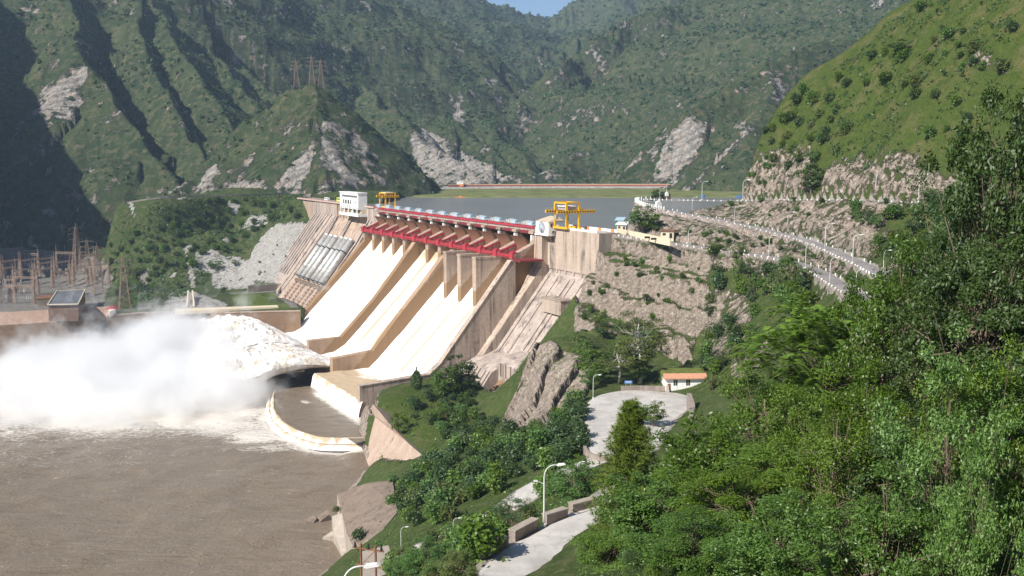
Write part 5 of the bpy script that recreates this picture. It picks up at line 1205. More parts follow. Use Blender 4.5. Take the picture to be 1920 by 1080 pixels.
lamps = [(1177.5, 444.5, 411, 99.5, 'on the lower road nearest the dam, in front of the big round tree'), (1290.5, 462, 427, 98.4, 'on the lower road, second from the dam'), (1441.5, 482, 441, 97.7, 'on the lower road, third from the dam'), (1510, 503, 457, 97.5, 'at the bend of the lower road'), (1555.5, 534, 482, 97.3, 'on the lower road just past its bend'), (1604, 556, 505, 97.1, 'on the lower road nearest the dense trees'),
         (1297.5, 399, 369, 109.6, 'on the middle road, first after the hairpin'), (1377, 419, 386, 106.8, 'on the middle road above the pale patch of rock'), (1476.5, 436, 397, 104.2, 'on the middle road, beside two small bushes on the grey cut'), (1546.5, 470, 418, 102.9, 'on the middle road below the cave-like hollow, the left of two'), (1598.5, 494, 439, 102.4, 'on the middle road right in front of the pink rock hollow'), (1656, 512, 468, 102.2, 'at the end of the middle road, rising out of the leaves'),
         (1250, 374, 341, 114.6, 'above the hairpin, over the red and white pillar'), (1316, 375, 340, 115.6, 'on the upper road, first right of the hairpin'), (1392.5, 375, 337, 116.6, 'on the upper road in front of the reddish rock slope'), (1515.5, 373, 333, 119.4, 'on the upper road in front of a dark green tree'), (1641, 375, 325, 121.2, 'on the upper road against the tumbled white boulders'), (1722, 379, 327, 122, 'on the upper road farthest right, against the rocky bank'),
         (1112, 747, 700, 51.9, 'at the far left corner of the grey turning ground'), (1020, 987, 862, 87.9, 'tallest in the view, with a small second arm, beside stone parapets'), (850, 1016, 967, 44, 'on the dusty lower track, left of a bare-stemmed tree'), (752, 1030, 984, 41, 'at the river end of the dusty lower track'), (1212, 790, 748, 52, 'half hidden behind the tree on the turning ground'), (1083, 905, 862, 52, 'behind the round leafy tree below the turning ground'), (1237, 377, 353, 113.4, 'behind the rail posts of the hairpin')]
for px, yb, yt, z, lab in lamps:
    P = Pz(px, yb, z); d = P[1]; H = (yb - yt) * d / F; big = 'second arm' in lab
    if 0 < A.roadmask.shape[0]: zg = gz(P[0], P[1])
    if big: o = make_lamp(True)
    else:
        o = make_lamp() if l0 is None else copy_tree(l0); l0 = l0 or o
    o.location = (P[0], P[1], P[2]); o.rotation_euler = (0, 0, random.uniform(-.25, .25)); k = H / 9.1; o.scale = (k, k, k)
    o['label'] = ('street lamp ' + lab) if not big else 'street lamp with a small second arm, tallest in view, beside stone parapets'
    o['group'] = 'curved-arm street lamps'
o = copy_tree(l0); P = Pz(648, 1110, 0); d = 78; P = Pd(645, 1240, d); o.location = (P[0], P[1], Pd(645, 1058, d)[2] - 9.2); o.rotation_euler = (0, 0, .05); o['label'] = 'street lamp whose head alone shows at the bottom edge beside the rusty poles'
# two-pole transformer stand
P = Pd(690, 1016, 112); t = empty('utility_poles', (P[0], P[1], P[2] - 12.5), -.35, 'pair of rusty steel poles with cross bars and insulators by the water', 'utility poles')
for x in (-.95, .95): MB().tube([(x, 0, -2), (x, 0, 12.2)], .14, 10).build('pole', M['rust'], t)
MB().bar((-2, 0, 11.6), (2, 0, 11.6), .16).bar((-1.6, 0, 9.6), (1.6, 0, 9.6), .14).bar((-.95, 0, 9.6), (.95, 0, 11.6), .08).build('cross_bars', M['rust'], t)
for x in (-1.7, 0, 1.7): MB().tube([(x, 0, 11.7), (x, 0, 12.0), (x, 0, 12.3)], [.2, .12, .08], 8).build('insulator', M['dark'], t)
# parapet blocks beside the near track
i0 = 0
for (px, py, z, lab) in [((905, 948), (1020, 1038), 88.2, 'stone parapet block nearest the bottom edge along the dusty near track'), ((960, 1003), (985, 1008), 88.2, 'stone parapet block just left of the tallest lamp'), ((1022, 1060), (965, 978), 88.3, 'mossy stone parapet block just right of the tallest lamp'), ((1070, 1118), (945, 957), 88.4, 'stone parapet block farthest along the near track, under the leafy tree')]:
    a = Pz(px[0], py[1], z); b = Pz(px[1], py[0], z); t = empty('parapet_block', (a + b) / 2, math.atan2(b[1] - a[1], b[0] - a[0]), lab, 'parapet', 'parapet blocks along the near track')
    l = np.linalg.norm((b - a)[:2]); MB().box(-l / 2, l / 2, -.55, .55, -1, .95).build('block', M['stone'], t); MB().box(-l / 2 - .08, l / 2 + .08, -.65, .65, .951, 1.12).build('cap', M['block'], t)

# white house with a turf roof
hc = Pz(1284, 729, 53); t = empty('house', (hc[0], hc[1], 52.6), .04, 'white house with a terracotta eave and a grassy roof beside the turning ground', 'house')
MB().box(-7.2, 7.2, 0, 9, -2, 4.6).build('wall', M['white'], t)
MB().prism([(-1.2, 4.35), (-1.2, 4.7), (.8, 6.2), (.8, 4.61)], -8.2, 8.2, 0).build('eave', M['roof'], t)
MB().prism([(.81, 4.61), (.81, 6.15), (9.6, 6.5), (9.6, 4.61)], -8.2, 8.2, 0).build('turf_roof', MT_C if False else simple('turf', (.13, .15, .04), .95, .1, var=.4, scale=.6), t)
for x in (-3.6, 1.2): 
    w_ = MB().box(x - .75, x + .75, -.06, -.001, 1.7, 3.9).build('window', M['glass'], t); MB().box(x - .06, x + .06, -.1, -.061, 1.7, 3.9).bar((x - .9, -.08, 3.98), (x + .9, -.08, 3.98), .14).build('frame', M['cream'], w_)
MB().box(-6.6, -5.4, -.06, -.001, 0, 2.4).build('door', M['rust'], t)
MB().prism([(-3.2, -2.2), (-1.0, -2.2), (-.01, -.2), (-.01, 1.8)], -7.2, -6.2, 0).build('outer_stair', M['block'], t)
p0 = Pz(1190, 726, 53); w1_ = empty('kerb_wall', p0, 0, 'low stone wall behind the turning ground, left of the white house', 'wall'); ribbon_wall('wall', [Pz(x, y, 53.2) - p0 for x, y in [(1250, 727), (1200, 726), (1165, 727)]], .7, -2, .8, 'stone', w1_)
t = empty('sign_board', Pz(1178, 723, 53), 0, 'small blue sign board beside the pale-stemmed tree', 'sign'); MB().bar((-.9, 0, -.5), (-.9, 0, 1.4), .1).bar((.9, 0, -.5), (.9, 0, 1.4), .1).build('posts', M['lamp'], t); MB().box(-1.5, 1.5, -.16, -.06, .8, 2.0).build('panel', M['sign_blue'], t); 
for k in range(2): MB().box(-1.2, 1.1, -.19, -.161, 1.1 + .4 * k, 1.25 + .4 * k).build('white_band', M['white'], t)
for px, py, lab in [(1318, 373.5, 'blue sign beside a lamp post on the upper road, left one'), (1385, 374, 'blue sign left of a lamp post, before the reddish slope of the upper road')]:
    t = empty('sign_board', Pz(px, py, 116), 0, lab, 'sign'); MB().bar((0, 0, -.5), (0, 0, 1.2), .12).build('posts', M['lamp'], t); MB().box(-1.3, 1.3, -.16, -.06, .9, 2.4).build('panel', M['sign_blue'], t)
# buildings where the lower road leaves the crest
def hut(px, py, z, L, Wd, H, rz, label, wall, roof, over=.5, slope=.0):
    t = empty('hut', Pz(px, py, z), rz, label, 'hut'); MB().box(-L / 2, L / 2, -Wd / 2, Wd / 2, -1.5, H).build('wall', M[wall], t)
    MB().prism([(-Wd / 2 - over, H + .01), (Wd / 2 + over, H + slope), (Wd / 2 + over, H + slope + .35), (-Wd / 2 - over, H + .36)], -L / 2 - over, L / 2 + over).build('roof', M[roof], t)
    MB().box(L * .18, L * .4, -Wd / 2 - .05, -Wd / 2 - .001, 0, H * .75).build('door', M['dark'], t); MB().box(-L * .35, -L * .1, -Wd / 2 - .05, -Wd / 2 - .001, H * .4, H * .75).build('window', M['glass'], t); return t
hut(1252, 446, 100.5, 6.4, 4.5, 3.4, -.3, 'small cream hut with a brown roof above the lower road', 'cream', 'rust', .6, .3)
hut(1167, 432, 101.2, 5, 4, 3.0, -.4, 'open kiosk with a white sloping roof beside the round tree', 'cream', 'whitewash', .7, 1.2)
hut(1163, 424, 101, 4.5, 3.5, 3.2, -.4, 'shed with a pale blue roof behind the white-roofed kiosk', 'green', 'blue', .5, 1.5)
p0 = Pz(1215, 448, 100.2); t = empty('compound_wall', p0, 0, 'yellowish plastered wall with dark openings along the inner side of the lower road', 'wall')
ribbon_wall('wall', [Pz(x, y, 100.3) - p0 for x, y in [(1256, 455), (1232, 450), (1205, 444), (1165, 436)]], 1.9, -1.5, .5, 'cream', t)
for x, y in [(1226, 449.5), (1214, 446.8)]:
    q_ = Pz(x, y, 100.3) - p0; MB().box(q_[0] - 1.5, q_[0] + 1.5, q_[1] - .85, q_[1] - .3, .1, 1.1).build('opening', M['dark'], t)
t = empty('barrier_booth', Pz(1195, 438, 100.3), -.3, 'little pink booth under the big round tree', 'booth'); MB().box(-1.2, 1.2, -1, 1, -1, 2.3).build('wall', simple('pink', (.6, .42, .4), .8), t); MB().box(-1.5, 1.5, -1.3, 1.3, 2.301, 2.55).build('roof', M['whitewash'], t)
# apron of the training works and the collapsed slabs by the river
p0 = Pz(720, 830, 12)
t = empty('river_apron', p0, 0, 'smooth pinkish concrete apron sloping into the river below the lawn', 'embankment')
ap = [Pz(700, 758, 21), Pz(735, 800, 22.5), Pz(770, 835, 23.5), Pz(791, 853, 24), Pz(706, 893, 1.5), Pz(692, 885, -1), Pz(672, 855, -2), Pz(668, 838, -2), Pz(672, 805, 3), Pz(690, 772, 12)]
apx = [p - p0 for p in ap]; lo = [p + np.array([14, 3, -9]) for p in apx]; n = len(apx)
MB().add(apx + lo, [tuple(range(n)), tuple(range(n, 2 * n))[::-1]] + [(i, n + i, n + (i + 1) % n, (i + 1) % n) for i in range(n)]).build('slab', M['apron'], t)
ww = [Pz(706, 893, 3.5) - p0, Pz(740, 884, 10) - p0, Pz(792, 858, 24) - p0]
mb = MB(); n = 3; back = [p + np.array([1.5, 1.2, 0]) for p in ww]; low_ = [p - np.array([0, 0, 9]) for p in ww]; lowb = [p - np.array([0, 0, 9]) for p in back]
mb.add(ww + back + low_ + lowb, [(0, 1, 4, 3), (1, 2, 5, 4), (0, 6, 7, 1), (1, 7, 8, 2), (3, 4, 10, 9), (4, 5, 11, 10), (0, 3, 9, 6), (2, 8, 11, 5)]); mb.build('wing_wall', M['grey_slab'], t)
def slab_thing(name, label, cat, top, thick, mat, side_mat=None, bump=0.):
    c = np.mean(top, axis=0); t = empty(name, c, 0, label, cat); tp = [p - c for p in top]; n = len(tp); lw = [p * 1.02 - np.array([0, 0, thick]) for p in tp]
    MB().add(tp, [tuple(range(n))]).build('top_face', M[mat], t)
    MB().add(tp + lw, [(i, n + i, n + (i + 1) % n, (i + 1) % n) for i in range(n)] + [tuple(range(n, 2 * n))[::-1]]).build('broken_edge', M[side_mat or mat], t)
    return t
slab_thing('concrete_slab', 'huge tilted grey concrete slab lying at the river edge, bright broken edge to the left', 'slab', [Pz(632, 927, 11), Pz(690, 905, 16), Pz(736, 900, 19.5), Pz(745, 960, 22), Pz(720, 990, 20), Pz(690, 1012, 16.5), Pz(664, 1030, 12), Pz(650, 1000, 10.5), Pz(640, 958, 9.5)], 16, 'grey_slab', 'block')  # darker top and paler edge: shaded and lit sides put into the colours
slab_thing('concrete_block', 'broken wedge of pale concrete standing in the water beside the tilted slab', 'block', [Pz(622, 968, 7), Pz(640, 962, 9.5), Pz(667, 1018, 9), Pz(664, 1033, 4), Pz(640, 1034, 2), Pz(626, 1000, 4)], 12, 'block')
slab_thing('rock', 'low pointed boulder left of the broken concrete wedge', 'rock', [Pz(604, 1008, .6), Pz(622, 996, 3), Pz(632, 1004, 3), Pz(628, 1014, .6)], 4, 'block')
slab_thing('rock', 'flat boulder lying farthest out in the river', 'rock', [Pz(570, 974, .5), Pz(588, 966, 2), Pz(594, 972, 1.6), Pz(588, 980, .5)], 4, 'grey_slab')
slab_thing('rock', 'rounded boulder in the water between the flat one and the slab', 'rock', [Pz(592, 968, 1.2), Pz(614, 956, 3.2), Pz(618, 964, 2.8), Pz(600, 978, .6)], 4, 'grey_slab')
t = slab_thing('stone_hut', 'roofless stone hut beside the rusty poles at the bottom edge', 'hut', [Pz(678, 1034, 42), Pz(728, 1022, 42), Pz(745, 1075, 42), Pz(680, 1110, 42)], 9, 'block', 'stone')
# ================================================================== VEGETATION
def leaf_mat(name, c1, c2, c3, tr=.28, rough=.45, spec=.35, clump=.6):
    m = NT(name); c = m.coord('Object'); g = m.n('NewGeometry').outputs['Random Per Island']; oi = m.n('ObjectInfo').outputs['Random']
    n = m.noise(c, clump, 3, .6)
    col = m.mix(m.ramp(n, [(.35, 0.), (.65, 1.)]), c1, c2); col = m.mix(m.math('MULTIPLY', m.ramp(g, [(.6, 0.), (1., 1.)]), .8), col, c3)
    hs = m.n('HueSaturation', {'Hue': m.math('ADD', m.math('MULTIPLY', oi, .035), .483), 'Saturation': m.math('ADD', m.math('MULTIPLY', oi, -.25), 1.1), 'Value': m.math('ADD', m.math('MULTIPLY', oi, .5), .78), 'Color': col}).outputs[0]
    p = m.n('BsdfPrincipled', {'Base Color': hs, 'Roughness': rough, 'Specular IOR Level': spec})
    t = m.n('BsdfTranslucent', {'Color': m.mix(.4, hs, (.25, .4, .04))}); s = m.n('MixShader', {0: tr, 1: p.outputs[0], 2: t.outputs[0]})
    m.t.links.new(s.outputs[0], m.out.inputs[0]); return m.m
LM = {'broad': leaf_mat('broad_leaves', (.05, .108, .014), (.085, .165, .02), (.15, .225, .045), .3, .4, .4),
      'fresh': leaf_mat('fresh_leaves', (.07, .138, .015), (.108, .19, .021), (.17, .25, .045), .3),
      'dark': leaf_mat('dark_leaves', (.03, .062, .016), (.052, .095, .02), (.095, .14, .04), .2),
      'olive': leaf_mat('olive_leaves', (.075, .105, .024), (.12, .155, .036), (.2, .21, .07), .22),
      'feather': leaf_mat('feathery_leaves', (.075, .145, .018), (.13, .22, .026), (.18, .26, .035), .3, .55, .2, .35),
      'pine': leaf_mat('pine_needles', (.09, .14, .014), (.145, .2, .024), (.2, .24, .035), .22, .5, .2, .35)}
vr = np.random.default_rng(11)
def unit(v): return v / (np.linalg.norm(v, axis=-1, keepdims=True) + 1e-9)
def leaves(P, L, w, up=.5, out=None, rg=vr):
    """rhombic leaves centred on P"""
    n = len(P); nrm = rg.normal(size=(n, 3)); nrm[:, 2] = np.abs(nrm[:, 2]) + up
    if out is not None: nrm = nrm + out * .9
    nrm = unit(nrm); t = unit(np.cross(nrm, rg.normal(size=(n, 3)))); s = np.cross(nrm, t)
    l = (L * rg.uniform(.7, 1.3, n))[:, None]; ww = (w * rg.uniform(.7, 1.3, n))[:, None]
    V = np.stack([P - t * l / 2, P + s * ww / 2 - nrm * l * .08, P + t * l / 2, P - s * ww / 2 - nrm * l * .08], 1).reshape(-1, 3)
    return V
def crown_mesh(V, mat, name='crown'):
    n = len(V) // 4; Q = np.arange(n * 4).reshape(n, 4)
    o = np_mesh(name, V, Q, mat, smooth=False); return o
def clusters(n, a, b, zc, gap=.35, seed=0, base=-.75, inner=.35):
    rg = np.random.default_rng(seed); out = []
    while len(out) < n:
        d = unit(rg.normal(size=3)); r = rg.uniform(inner, 1) ** .6
        lump = 1 + .28 * math.sin(3.1 * d[0] + seed) * math.cos(2.7 * d[1] - seed * 2) + .22 * math.sin(5 * d[2] + 4 * d[0] + seed * 3)
        p = d * r * lump
        if p[2] < base: continue
        out.append((p[0] * a, p[1] * a, zc + p[2] * b))
    return np.array(out)
def broad_tree(H, a, b, ncl, nl, cr, L, w, mat, seed, trunk=.03, bark='bark', branches=1., pz=.0, squash=.65, start=.25):
    """crown of leaf clumps on real limbs; returns (empty, crown) unlinked from any label"""
    rg = np.random.default_rng(seed); zc = H - b; C_ = clusters(ncl, a, b, zc, seed=seed)
    out = unit(C_ - np.array([0, 0, zc - .3 * b]))
    R_ = cr * rg.uniform(.6, 1.35, ncl); k = rg.poisson(nl, ncl) + 3; idx = np.repeat(np.arange(ncl), k)
    d = unit(rg.normal(size=(len(idx), 3))) * (rg.uniform(0, 1, len(idx)) ** .45)[:, None]; d[:, 2] *= squash
    P = C_[idx] + d * R_[idx, None]; P[:, 2] -= pz * (d[:, 0] ** 2 + d[:, 1] ** 2) * R_[idx]
    V = leaves(P, L, w, .5, out[idx] * .6 + d * .6, rg)
    t = empty('tree'); c = crown_mesh(V, LM[mat]); c.parent = t
    mb = MB(); wob = rg.normal(size=(4, 2)) * H * .018
    tp = [(0, 0, -H * .06)] + [(wob[i, 0], wob[i, 1], H * f) for i, f in enumerate((.2, .42, .62, .8))]
    mb.tube(tp, [H * trunk * x for x in (1.25, 1., .75, .5, .22)], 9)
    nb = int(ncl * branches)
    for j in rg.permutation(ncl)[:nb]:
        q = C_[j]; f = rg.uniform(start, .72); z0 = H * f; kx = np.interp(z0, [p[2] for p in tp], [p[0] for p in tp]); ky = np.interp(z0, [p[2] for p in tp], [p[1] for p in tp])
        p0 = np.array([kx, ky, z0]); m_ = p0 * .5 + q * .5 + np.array([0, 0, -.06 * H + .03 * H * rg.normal()]) + rg.normal(size=3) * .02 * H
        r0 = H * trunk * .38 * (1 - f * .6); mb.tube([p0, m_, q], [r0, r0 * .6, r0 * .22], 5, False)
    mb.build('trunk', M[bark], t, True, fix=False)
    return t
def bush_mesh(h, a, n, L, w, mat, seed):
    rg = np.random.default_rng(seed); nc = 16; C_ = clusters(nc, a * .5, h * .34, h * .5, seed=seed, base=-.9, inner=.2)
    k = np.repeat(np.arange(nc), n // nc); d = unit(rg.normal(size=(len(k), 3))) * (rg.uniform(0, 1, len(k)) ** .4)[:, None]
    P = C_[k] + d * np.array([a * .42, a * .42, h * .26]) * rg.uniform(.7, 1.2, (nc, 1))[k]; q_ = rg.normal(size=(n // 5, 3)) * np.array([a * .3, a * .3, h * .17]) + [0, 0, h * .42]; P = np.concatenate([P, q_]); d = np.concatenate([d, unit(q_ - [0, 0, h * .42])]); P[:, 2] = np.maximum(P[:, 2], .02 * h)
    return crown_mesh(leaves(P, L, w, .55, d, rg), LM[mat], 'bush')
def strip(o):            # forget the prototype
    for c in children(o): COL.objects.unlink(c)
    COL.objects.unlink(o)
SRC = {}
def proto(key, o): SRC[key] = o; strip(o); return o
def place(key, name, loc, sx, sz, rz, label, cat, group=None, tilt=0.):
    s = SRC[key]; o = s.copy(); link(o); o.name = name
    for ch in children(s): c = ch.copy(); link(c); c.parent = o
    o.location = loc; o.rotation_euler = (tilt, 0, rz); o.scale = (sx, sx, sz)
    return tag(o, label, cat, group)
# prototypes: (unit trees of known height and crown radius)
for i, (mt, sd_) in enumerate([('broad', 3), ('fresh', 14), ('dark', 25), ('olive', 36)]):
    proto('near%d' % i, broad_tree(10, 4.2, 3.9, 100, 230, .95, .23, .105, mt, sd_, .022, squash=.55, pz=.3))
for i, (mt, sd_) in enumerate([('broad', 5), ('fresh', 6), ('dark', 7), ('olive', 8), ('broad', 9)]):
    proto('mid%d' % i, broad_tree(10, 3.7, 3.9, 46, 34, 1.15, .62, .36, mt, sd_, .024, branches=.4))
proto('gum', broad_tree(26, 6.5, 9.5, 70, 46, 1.7, .8, .3, 'olive', 41, .014, 'bark_pale', .6, start=.3))
proto('sparse', broad_tree(9, 3.6, 3.4, 80, 170, .75, .17, .085, 'fresh', 51, .010, 'bark', 1.0, start=.12))
proto('sparse_dark', broad_tree(9, 3.6, 3.0, 50, 70, .75, .24, .13, 'dark', 52, .012, 'bark', 1.0, start=.15))
proto('bigleaf', broad_tree(11, 4.8, 4.6, 115, 120, 1.05, .34, .135, 'broad', 61, .02, squash=.5, pz=.5))
for i, (mt, sd_) in enumerate([('broad', 70), ('fresh', 71), ('dark', 72), ('olive', 73), ('fresh', 74), ('dark', 75)]):
    proto('bush%d' % i, bush_mesh(4, 2.6, 760, .5, .3, mt, sd_))
for i, (mt, sd_) in enumerate([('broad', 80), ('fresh', 81), ('dark', 82), ('broad', 83), ('dark', 84)]):
    proto('shrub%d' % i, bush_mesh(2.6, 1.7, 5600, .13, .058, mt, sd_))
def cypress():
    rg = np.random.default_rng(5); n = 2600; z = rg.uniform(.02, 1, n) ** .85; r = 1.0 * (np.sin(np.clip(z * 1.05 + .12, 0, 1) * math.pi) ** .55) * (1 - z * .35) * rg.uniform(.55, 1.08, n); a = rg.uniform(0, 6.283, n)
    P = np.c_[r * np.cos(a) * 2.8, r * np.sin(a) * 2.8, .4 + z * 10.4]; t = empty('tree'); o = crown_mesh(leaves(P, .6, .4, .3, np.c_[np.cos(a), np.sin(a), a * 0], rg), LM['dark']); o.parent = t
    MB().tube([(0, 0, -.5), (0, 0, 7)], [.3, .1], 8).build('trunk', M['bark'], t, True); return t
proto('cypress', cypress())
def pine():
    rg = np.random.default_rng(8); H = 18; t = empty('tree'); mb = MB(); mb.tube([(0, 0, -1), (.1, 0, 6), (0, .1, 12), (0, 0, H)], [.26, .2, .13, .03], 9); Vs = []
    for k in range(150):
        z = H * (.1 + .9 * (k / 150) ** .9); l = 3.9 * (1 - (z / H) ** 1.6) * rg.uniform(.7, 1.1) + .35; a = k * 2.4 + rg.uniform(-.4, .4)
        d = np.array([math.cos(a), math.sin(a), 0]); p0 = np.array([0, 0, z]); p1 = p0 + d * l * .6 + [0, 0, -.02 * l]; p2 = p0 + d * l + [0, 0, .22 * l]
        mb.tube([p0, p1, p2], [.05, .035, .012], 4, False)
        for f in np.linspace(.3, 1, 7):
            c = p0 + (p1 - p0) * min(1, f / .6) if f < .6 else p1 + (p2 - p1) * (f - .6) / .4
            for s_ in range(3):
                c2 = c + rg.normal(size=3) * .3 * (1 - .4 * z / H); n = 15
                dirs = unit(rg.normal(size=(n, 3)) + [0, 0, .75] + d * .35); ln = rg.uniform(.3, .5, n)[:, None]; sd2 = unit(np.cross(dirs, rg.normal(size=(n, 3)))) * .026
                Vs.append(np.stack([c2 - sd2, c2 + sd2, c2 + dirs * ln + sd2 * .4, c2 + dirs * ln - sd2 * .4], 1).reshape(-1, 3))
    o = crown_mesh(np.concatenate(Vs), LM['pine']); o.parent = t; mb.build('trunk', M['bark'], t, True, fix=False); return t
proto('pine', pine())
def feathery():
    rg = np.random.default_rng(9); H = 13; t = empty('tree'); mb = MB(); mb.tube([(0, 0, -1), (.2, 0, 3), (0, .2, 6), (0, 0, 9)], [.3, .24, .17, .06], 9); Vs = []
    C_ = clusters(95, 5.6, 4.2, 8.3, seed=33, base=-.55, inner=.3)
    for q in C_:
        z0 = rg.uniform(2.6, 7.5); p0 = np.array([.1, .1, z0]); m_ = (p0 + q) / 2 + [0, 0, .5]; mb.tube([p0, m_, q], [.07, .045, .015], 4, False)
        for j in range(15):
            a = rg.uniform(0, 6.283); d = unit(np.array([math.cos(a), math.sin(a), rg.uniform(-.1, .35)]) + .5 * unit(q - [0, 0, 7])); l = rg.uniform(.8, 1.5); o0 = q + rg.normal(size=3) * .45
            s = np.linspace(.08, 1, 11)[:, None]; sp = o0 + d * l * s + np.array([0, 0, -.55]) * l * s ** 2; sd2 = unit(np.cross(d, [0, 0, 1]))
            for sg in (-1, 1):
                lf = .26 * (1 - .6 * np.abs(s - .45)); tip = sp + sg * sd2 * lf + d * lf * .25 + [0, 0, -.05]; w2 = d * .06
                Vs.append(np.stack([sp - w2, sp + w2, tip + w2 * .5, tip - w2 * .5], 1).reshape(-1, 3))
    o = crown_mesh(np.concatenate(Vs), LM['feather']); o.parent = t; mb.build('trunk', M['bark'], t, True, fix=False); return t
proto('feathery', feathery())
HEI = dict(near=(10, 4.4), mid=(10, 4.0), gum=(26, 7), sparse=(9, 3.9), sparse_dark=(9, 3.9), bigleaf=(11, 5), cypress=(11, 2.8), pine=(18, 3.9), feathery=(13, 6.6), bush=(4, 2.6), shrub=(2.6, 1.7))
def hk(key): return HEI[key.rstrip('0123456789')]
PL = []
def plant(key, px, d, ytop, wpx, label, name='tree', cat='tree', group=None, base=None, rz=None):
    """stand a tree at distance d under pixel column px, crown top at row ytop, crown wpx pixels wide"""
    P = Pd(px, ytop, d); z0 = gz(P[0], P[1]) if base is None else base; H = P[2] - z0; h0, r0 = hk(key); sx = (wpx * d / F) / (2 * r0); PL.append((key, px, d, round(H, 1), round(sx, 2), round(H / h0, 2)))
    return place(key, name, (P[0], P[1], z0), sx, max(.3, H / h0), random.uniform(0, 6.3) if rz is None else rz, label, cat, group)

def plantb(key, px, yb, ytop, wpx, label, near=14, **k):
    h_ = hit(px, yb, (A,), near)
    d = h_[1]; P = Pd(px, ytop, d); H = P[2] - h_[0][2]; h0, r0 = hk(key); sx = (wpx * d / F) / (2 * r0)
    return place(key, 'tree', (h_[0][0], h_[0][1], h_[0][2] - .2), sx, H / h0, random.uniform(0, 6.3), label, 'tree')
# --- named single trees
plant('pine', 1183, 95, 757, 175, 'tall light green pine in front of the turning ground')
plant('feathery', 1560, 84, 556, 330, 'wide feathery-leaved tree with drooping fronds, centre of the right-hand slope')
plant('bigleaf', 1330, 70, 770, 260, 'big-leaved dark green tree between the pine and the feathery tree')
plant('bigleaf', 1240, 62, 880, 230, 'big-leaved tree low down, right beside the foot of the pine')
plant('near2', 1885, 62, 150, 260, 'very dark tall tree rising highest at the right edge')
plant('near2', 1815, 78, 300, 210, 'dark tree left of the tallest tree, its crown over the upper road')
plant('near2', 1850, 52, 420, 300, 'leafy tree beneath the dark trees at the right edge')  # dark leaves on these right-edge trees put their shaded side into the colour
plant('near0', 1690, 66, 470, 230, 'leafy tree between the feathery tree and the dark trees by the road end')
plant('near2', 1770, 58, 520, 200, 'dark leafy tree in the middle of the right-hand thicket')
plant('sparse', 1575, 44, 716, 260, 'thin tree with bare pale twigs in front of the feathery tree')
plant('sparse', 1790, 34, 640, 280, 'thin leafy tree at the right, in front of the dark thicket')
plant('sparse', 1850, 27, 800, 230, 'slim tree with a pale bare stem low at the right')
plant('near1', 1440, 74, 690, 200, 'bright green tree at the left foot of the feathery tree')
plant('near1', 1400, 52, 880, 260, 'bright leafy tree low in the centre right')
plantb('sparse_dark', 962, 1005, 922, 95, 'small dark tree with a bare forked stem between the two dusty tracks')
plant('bigleaf', 1075, 165, 868, 125, 'round dense green tree just behind the tallest lamp and its parapets')
plantb('mid1', 1225, 803, 752, 46, 'round green tree standing on the grey turning ground')
plantb('mid0', 1203, 800, 756, 40, 'smaller tree beside the round one on the turning ground')
plantb('gum', 1200, 722, 578, 120, 'tallest tree in the grove, with a pale stem, above the turning ground')
plantb('gum', 1160, 722, 648, 90, 'pale-stemmed tree left of the tallest one in the grove')
plantb('cypress', 781, 731, 686, 26, 'dark cone-shaped conifer on the lawn beside the rapids')
plantb('mid1', 818, 742, 690, 24, 'narrow light green tree between the cone-shaped conifer and the big trees by the dam')
plantb('mid2', 860, 738, 664, 64, 'broad dark tree against the spillway side wall')
plantb('mid0', 840, 748, 690, 55, 'green tree in front of the broad dark tree by the spillway wall')
plantb('mid1', 748, 822, 770, 40, 'bright round bush-like tree near the pink apron')
plantb('mid0', 1206, 444, 385, 62, 'big round tree beside the kiosk at the near end of the dam')
plant('mid2', 1238, 517, 414, 34, 'smaller tree right of the big round tree by the kiosk', base=99.5)
plant('mid2', 1240, 640, 350, 40, 'dark tree behind the hairpin rail posts, above the lake', base=110.5)
plantb('near0', 800, 1100, 1010, 110, 'leafy tree at the bottom edge right of the rusty poles')
plantb('near3', 850, 1130, 1030, 120, 'olive green tree at the bottom edge below the lower track')
plantb('near0', 770, 1110, 1040, 90, 'low leafy tree nearest the rusty poles')
plantb('sparse_dark', 870, 1050, 985, 60, 'small tree at the edge of the lower dusty track')
plantb('mid2', 1520, 371, 305, 56, 'dark green tree beside the upper road at the foot of the grassy hill')
plantb('mid2', 1690, 116, 72, 48, 'isolated dark tree high on the grassy hill')
plantb('mid0', 1745, 381, 352, 46, 'bright bush-like tree beside the farthest upper road lamp')

for px, d, yt, wp, key, lab in [(1500, 60, 800, 240, 'near1', 'bright leafy crown under the feathery tree, to its lower left'), (1640, 50, 700, 230, 'near0', 'leafy crown under the feathery tree, to its lower right'), (1720, 42, 760, 260, 'near2', 'dark leafy crown below the middle of the right-hand thicket'), (1880, 36, 640, 260, 'near1', 'bright leafy crown at the right edge, half way down'), (1480, 38, 940, 280, 'near0', 'leafy crown at the bottom, below the thin twiggy tree'), (1660, 32, 900, 300, 'near0', 'broad green crown at the bottom, left of the slim bare stem'), (1285, 46, 970, 230, 'near0', 'leafy crown at the bottom, below the big-leaved trees'), (1150, 72, 985, 150, 'near1', 'bright low crown at the bottom beside the near track'), (1620, 90, 540, 180, 'near1', 'bright crown behind the feathery tree by the end of the roads'), (1700, 78, 440, 150, 'near2', 'dark crown at the foot of the bank, right of the middle road end')]:
    plant(key, px, d, yt, wp, lab)
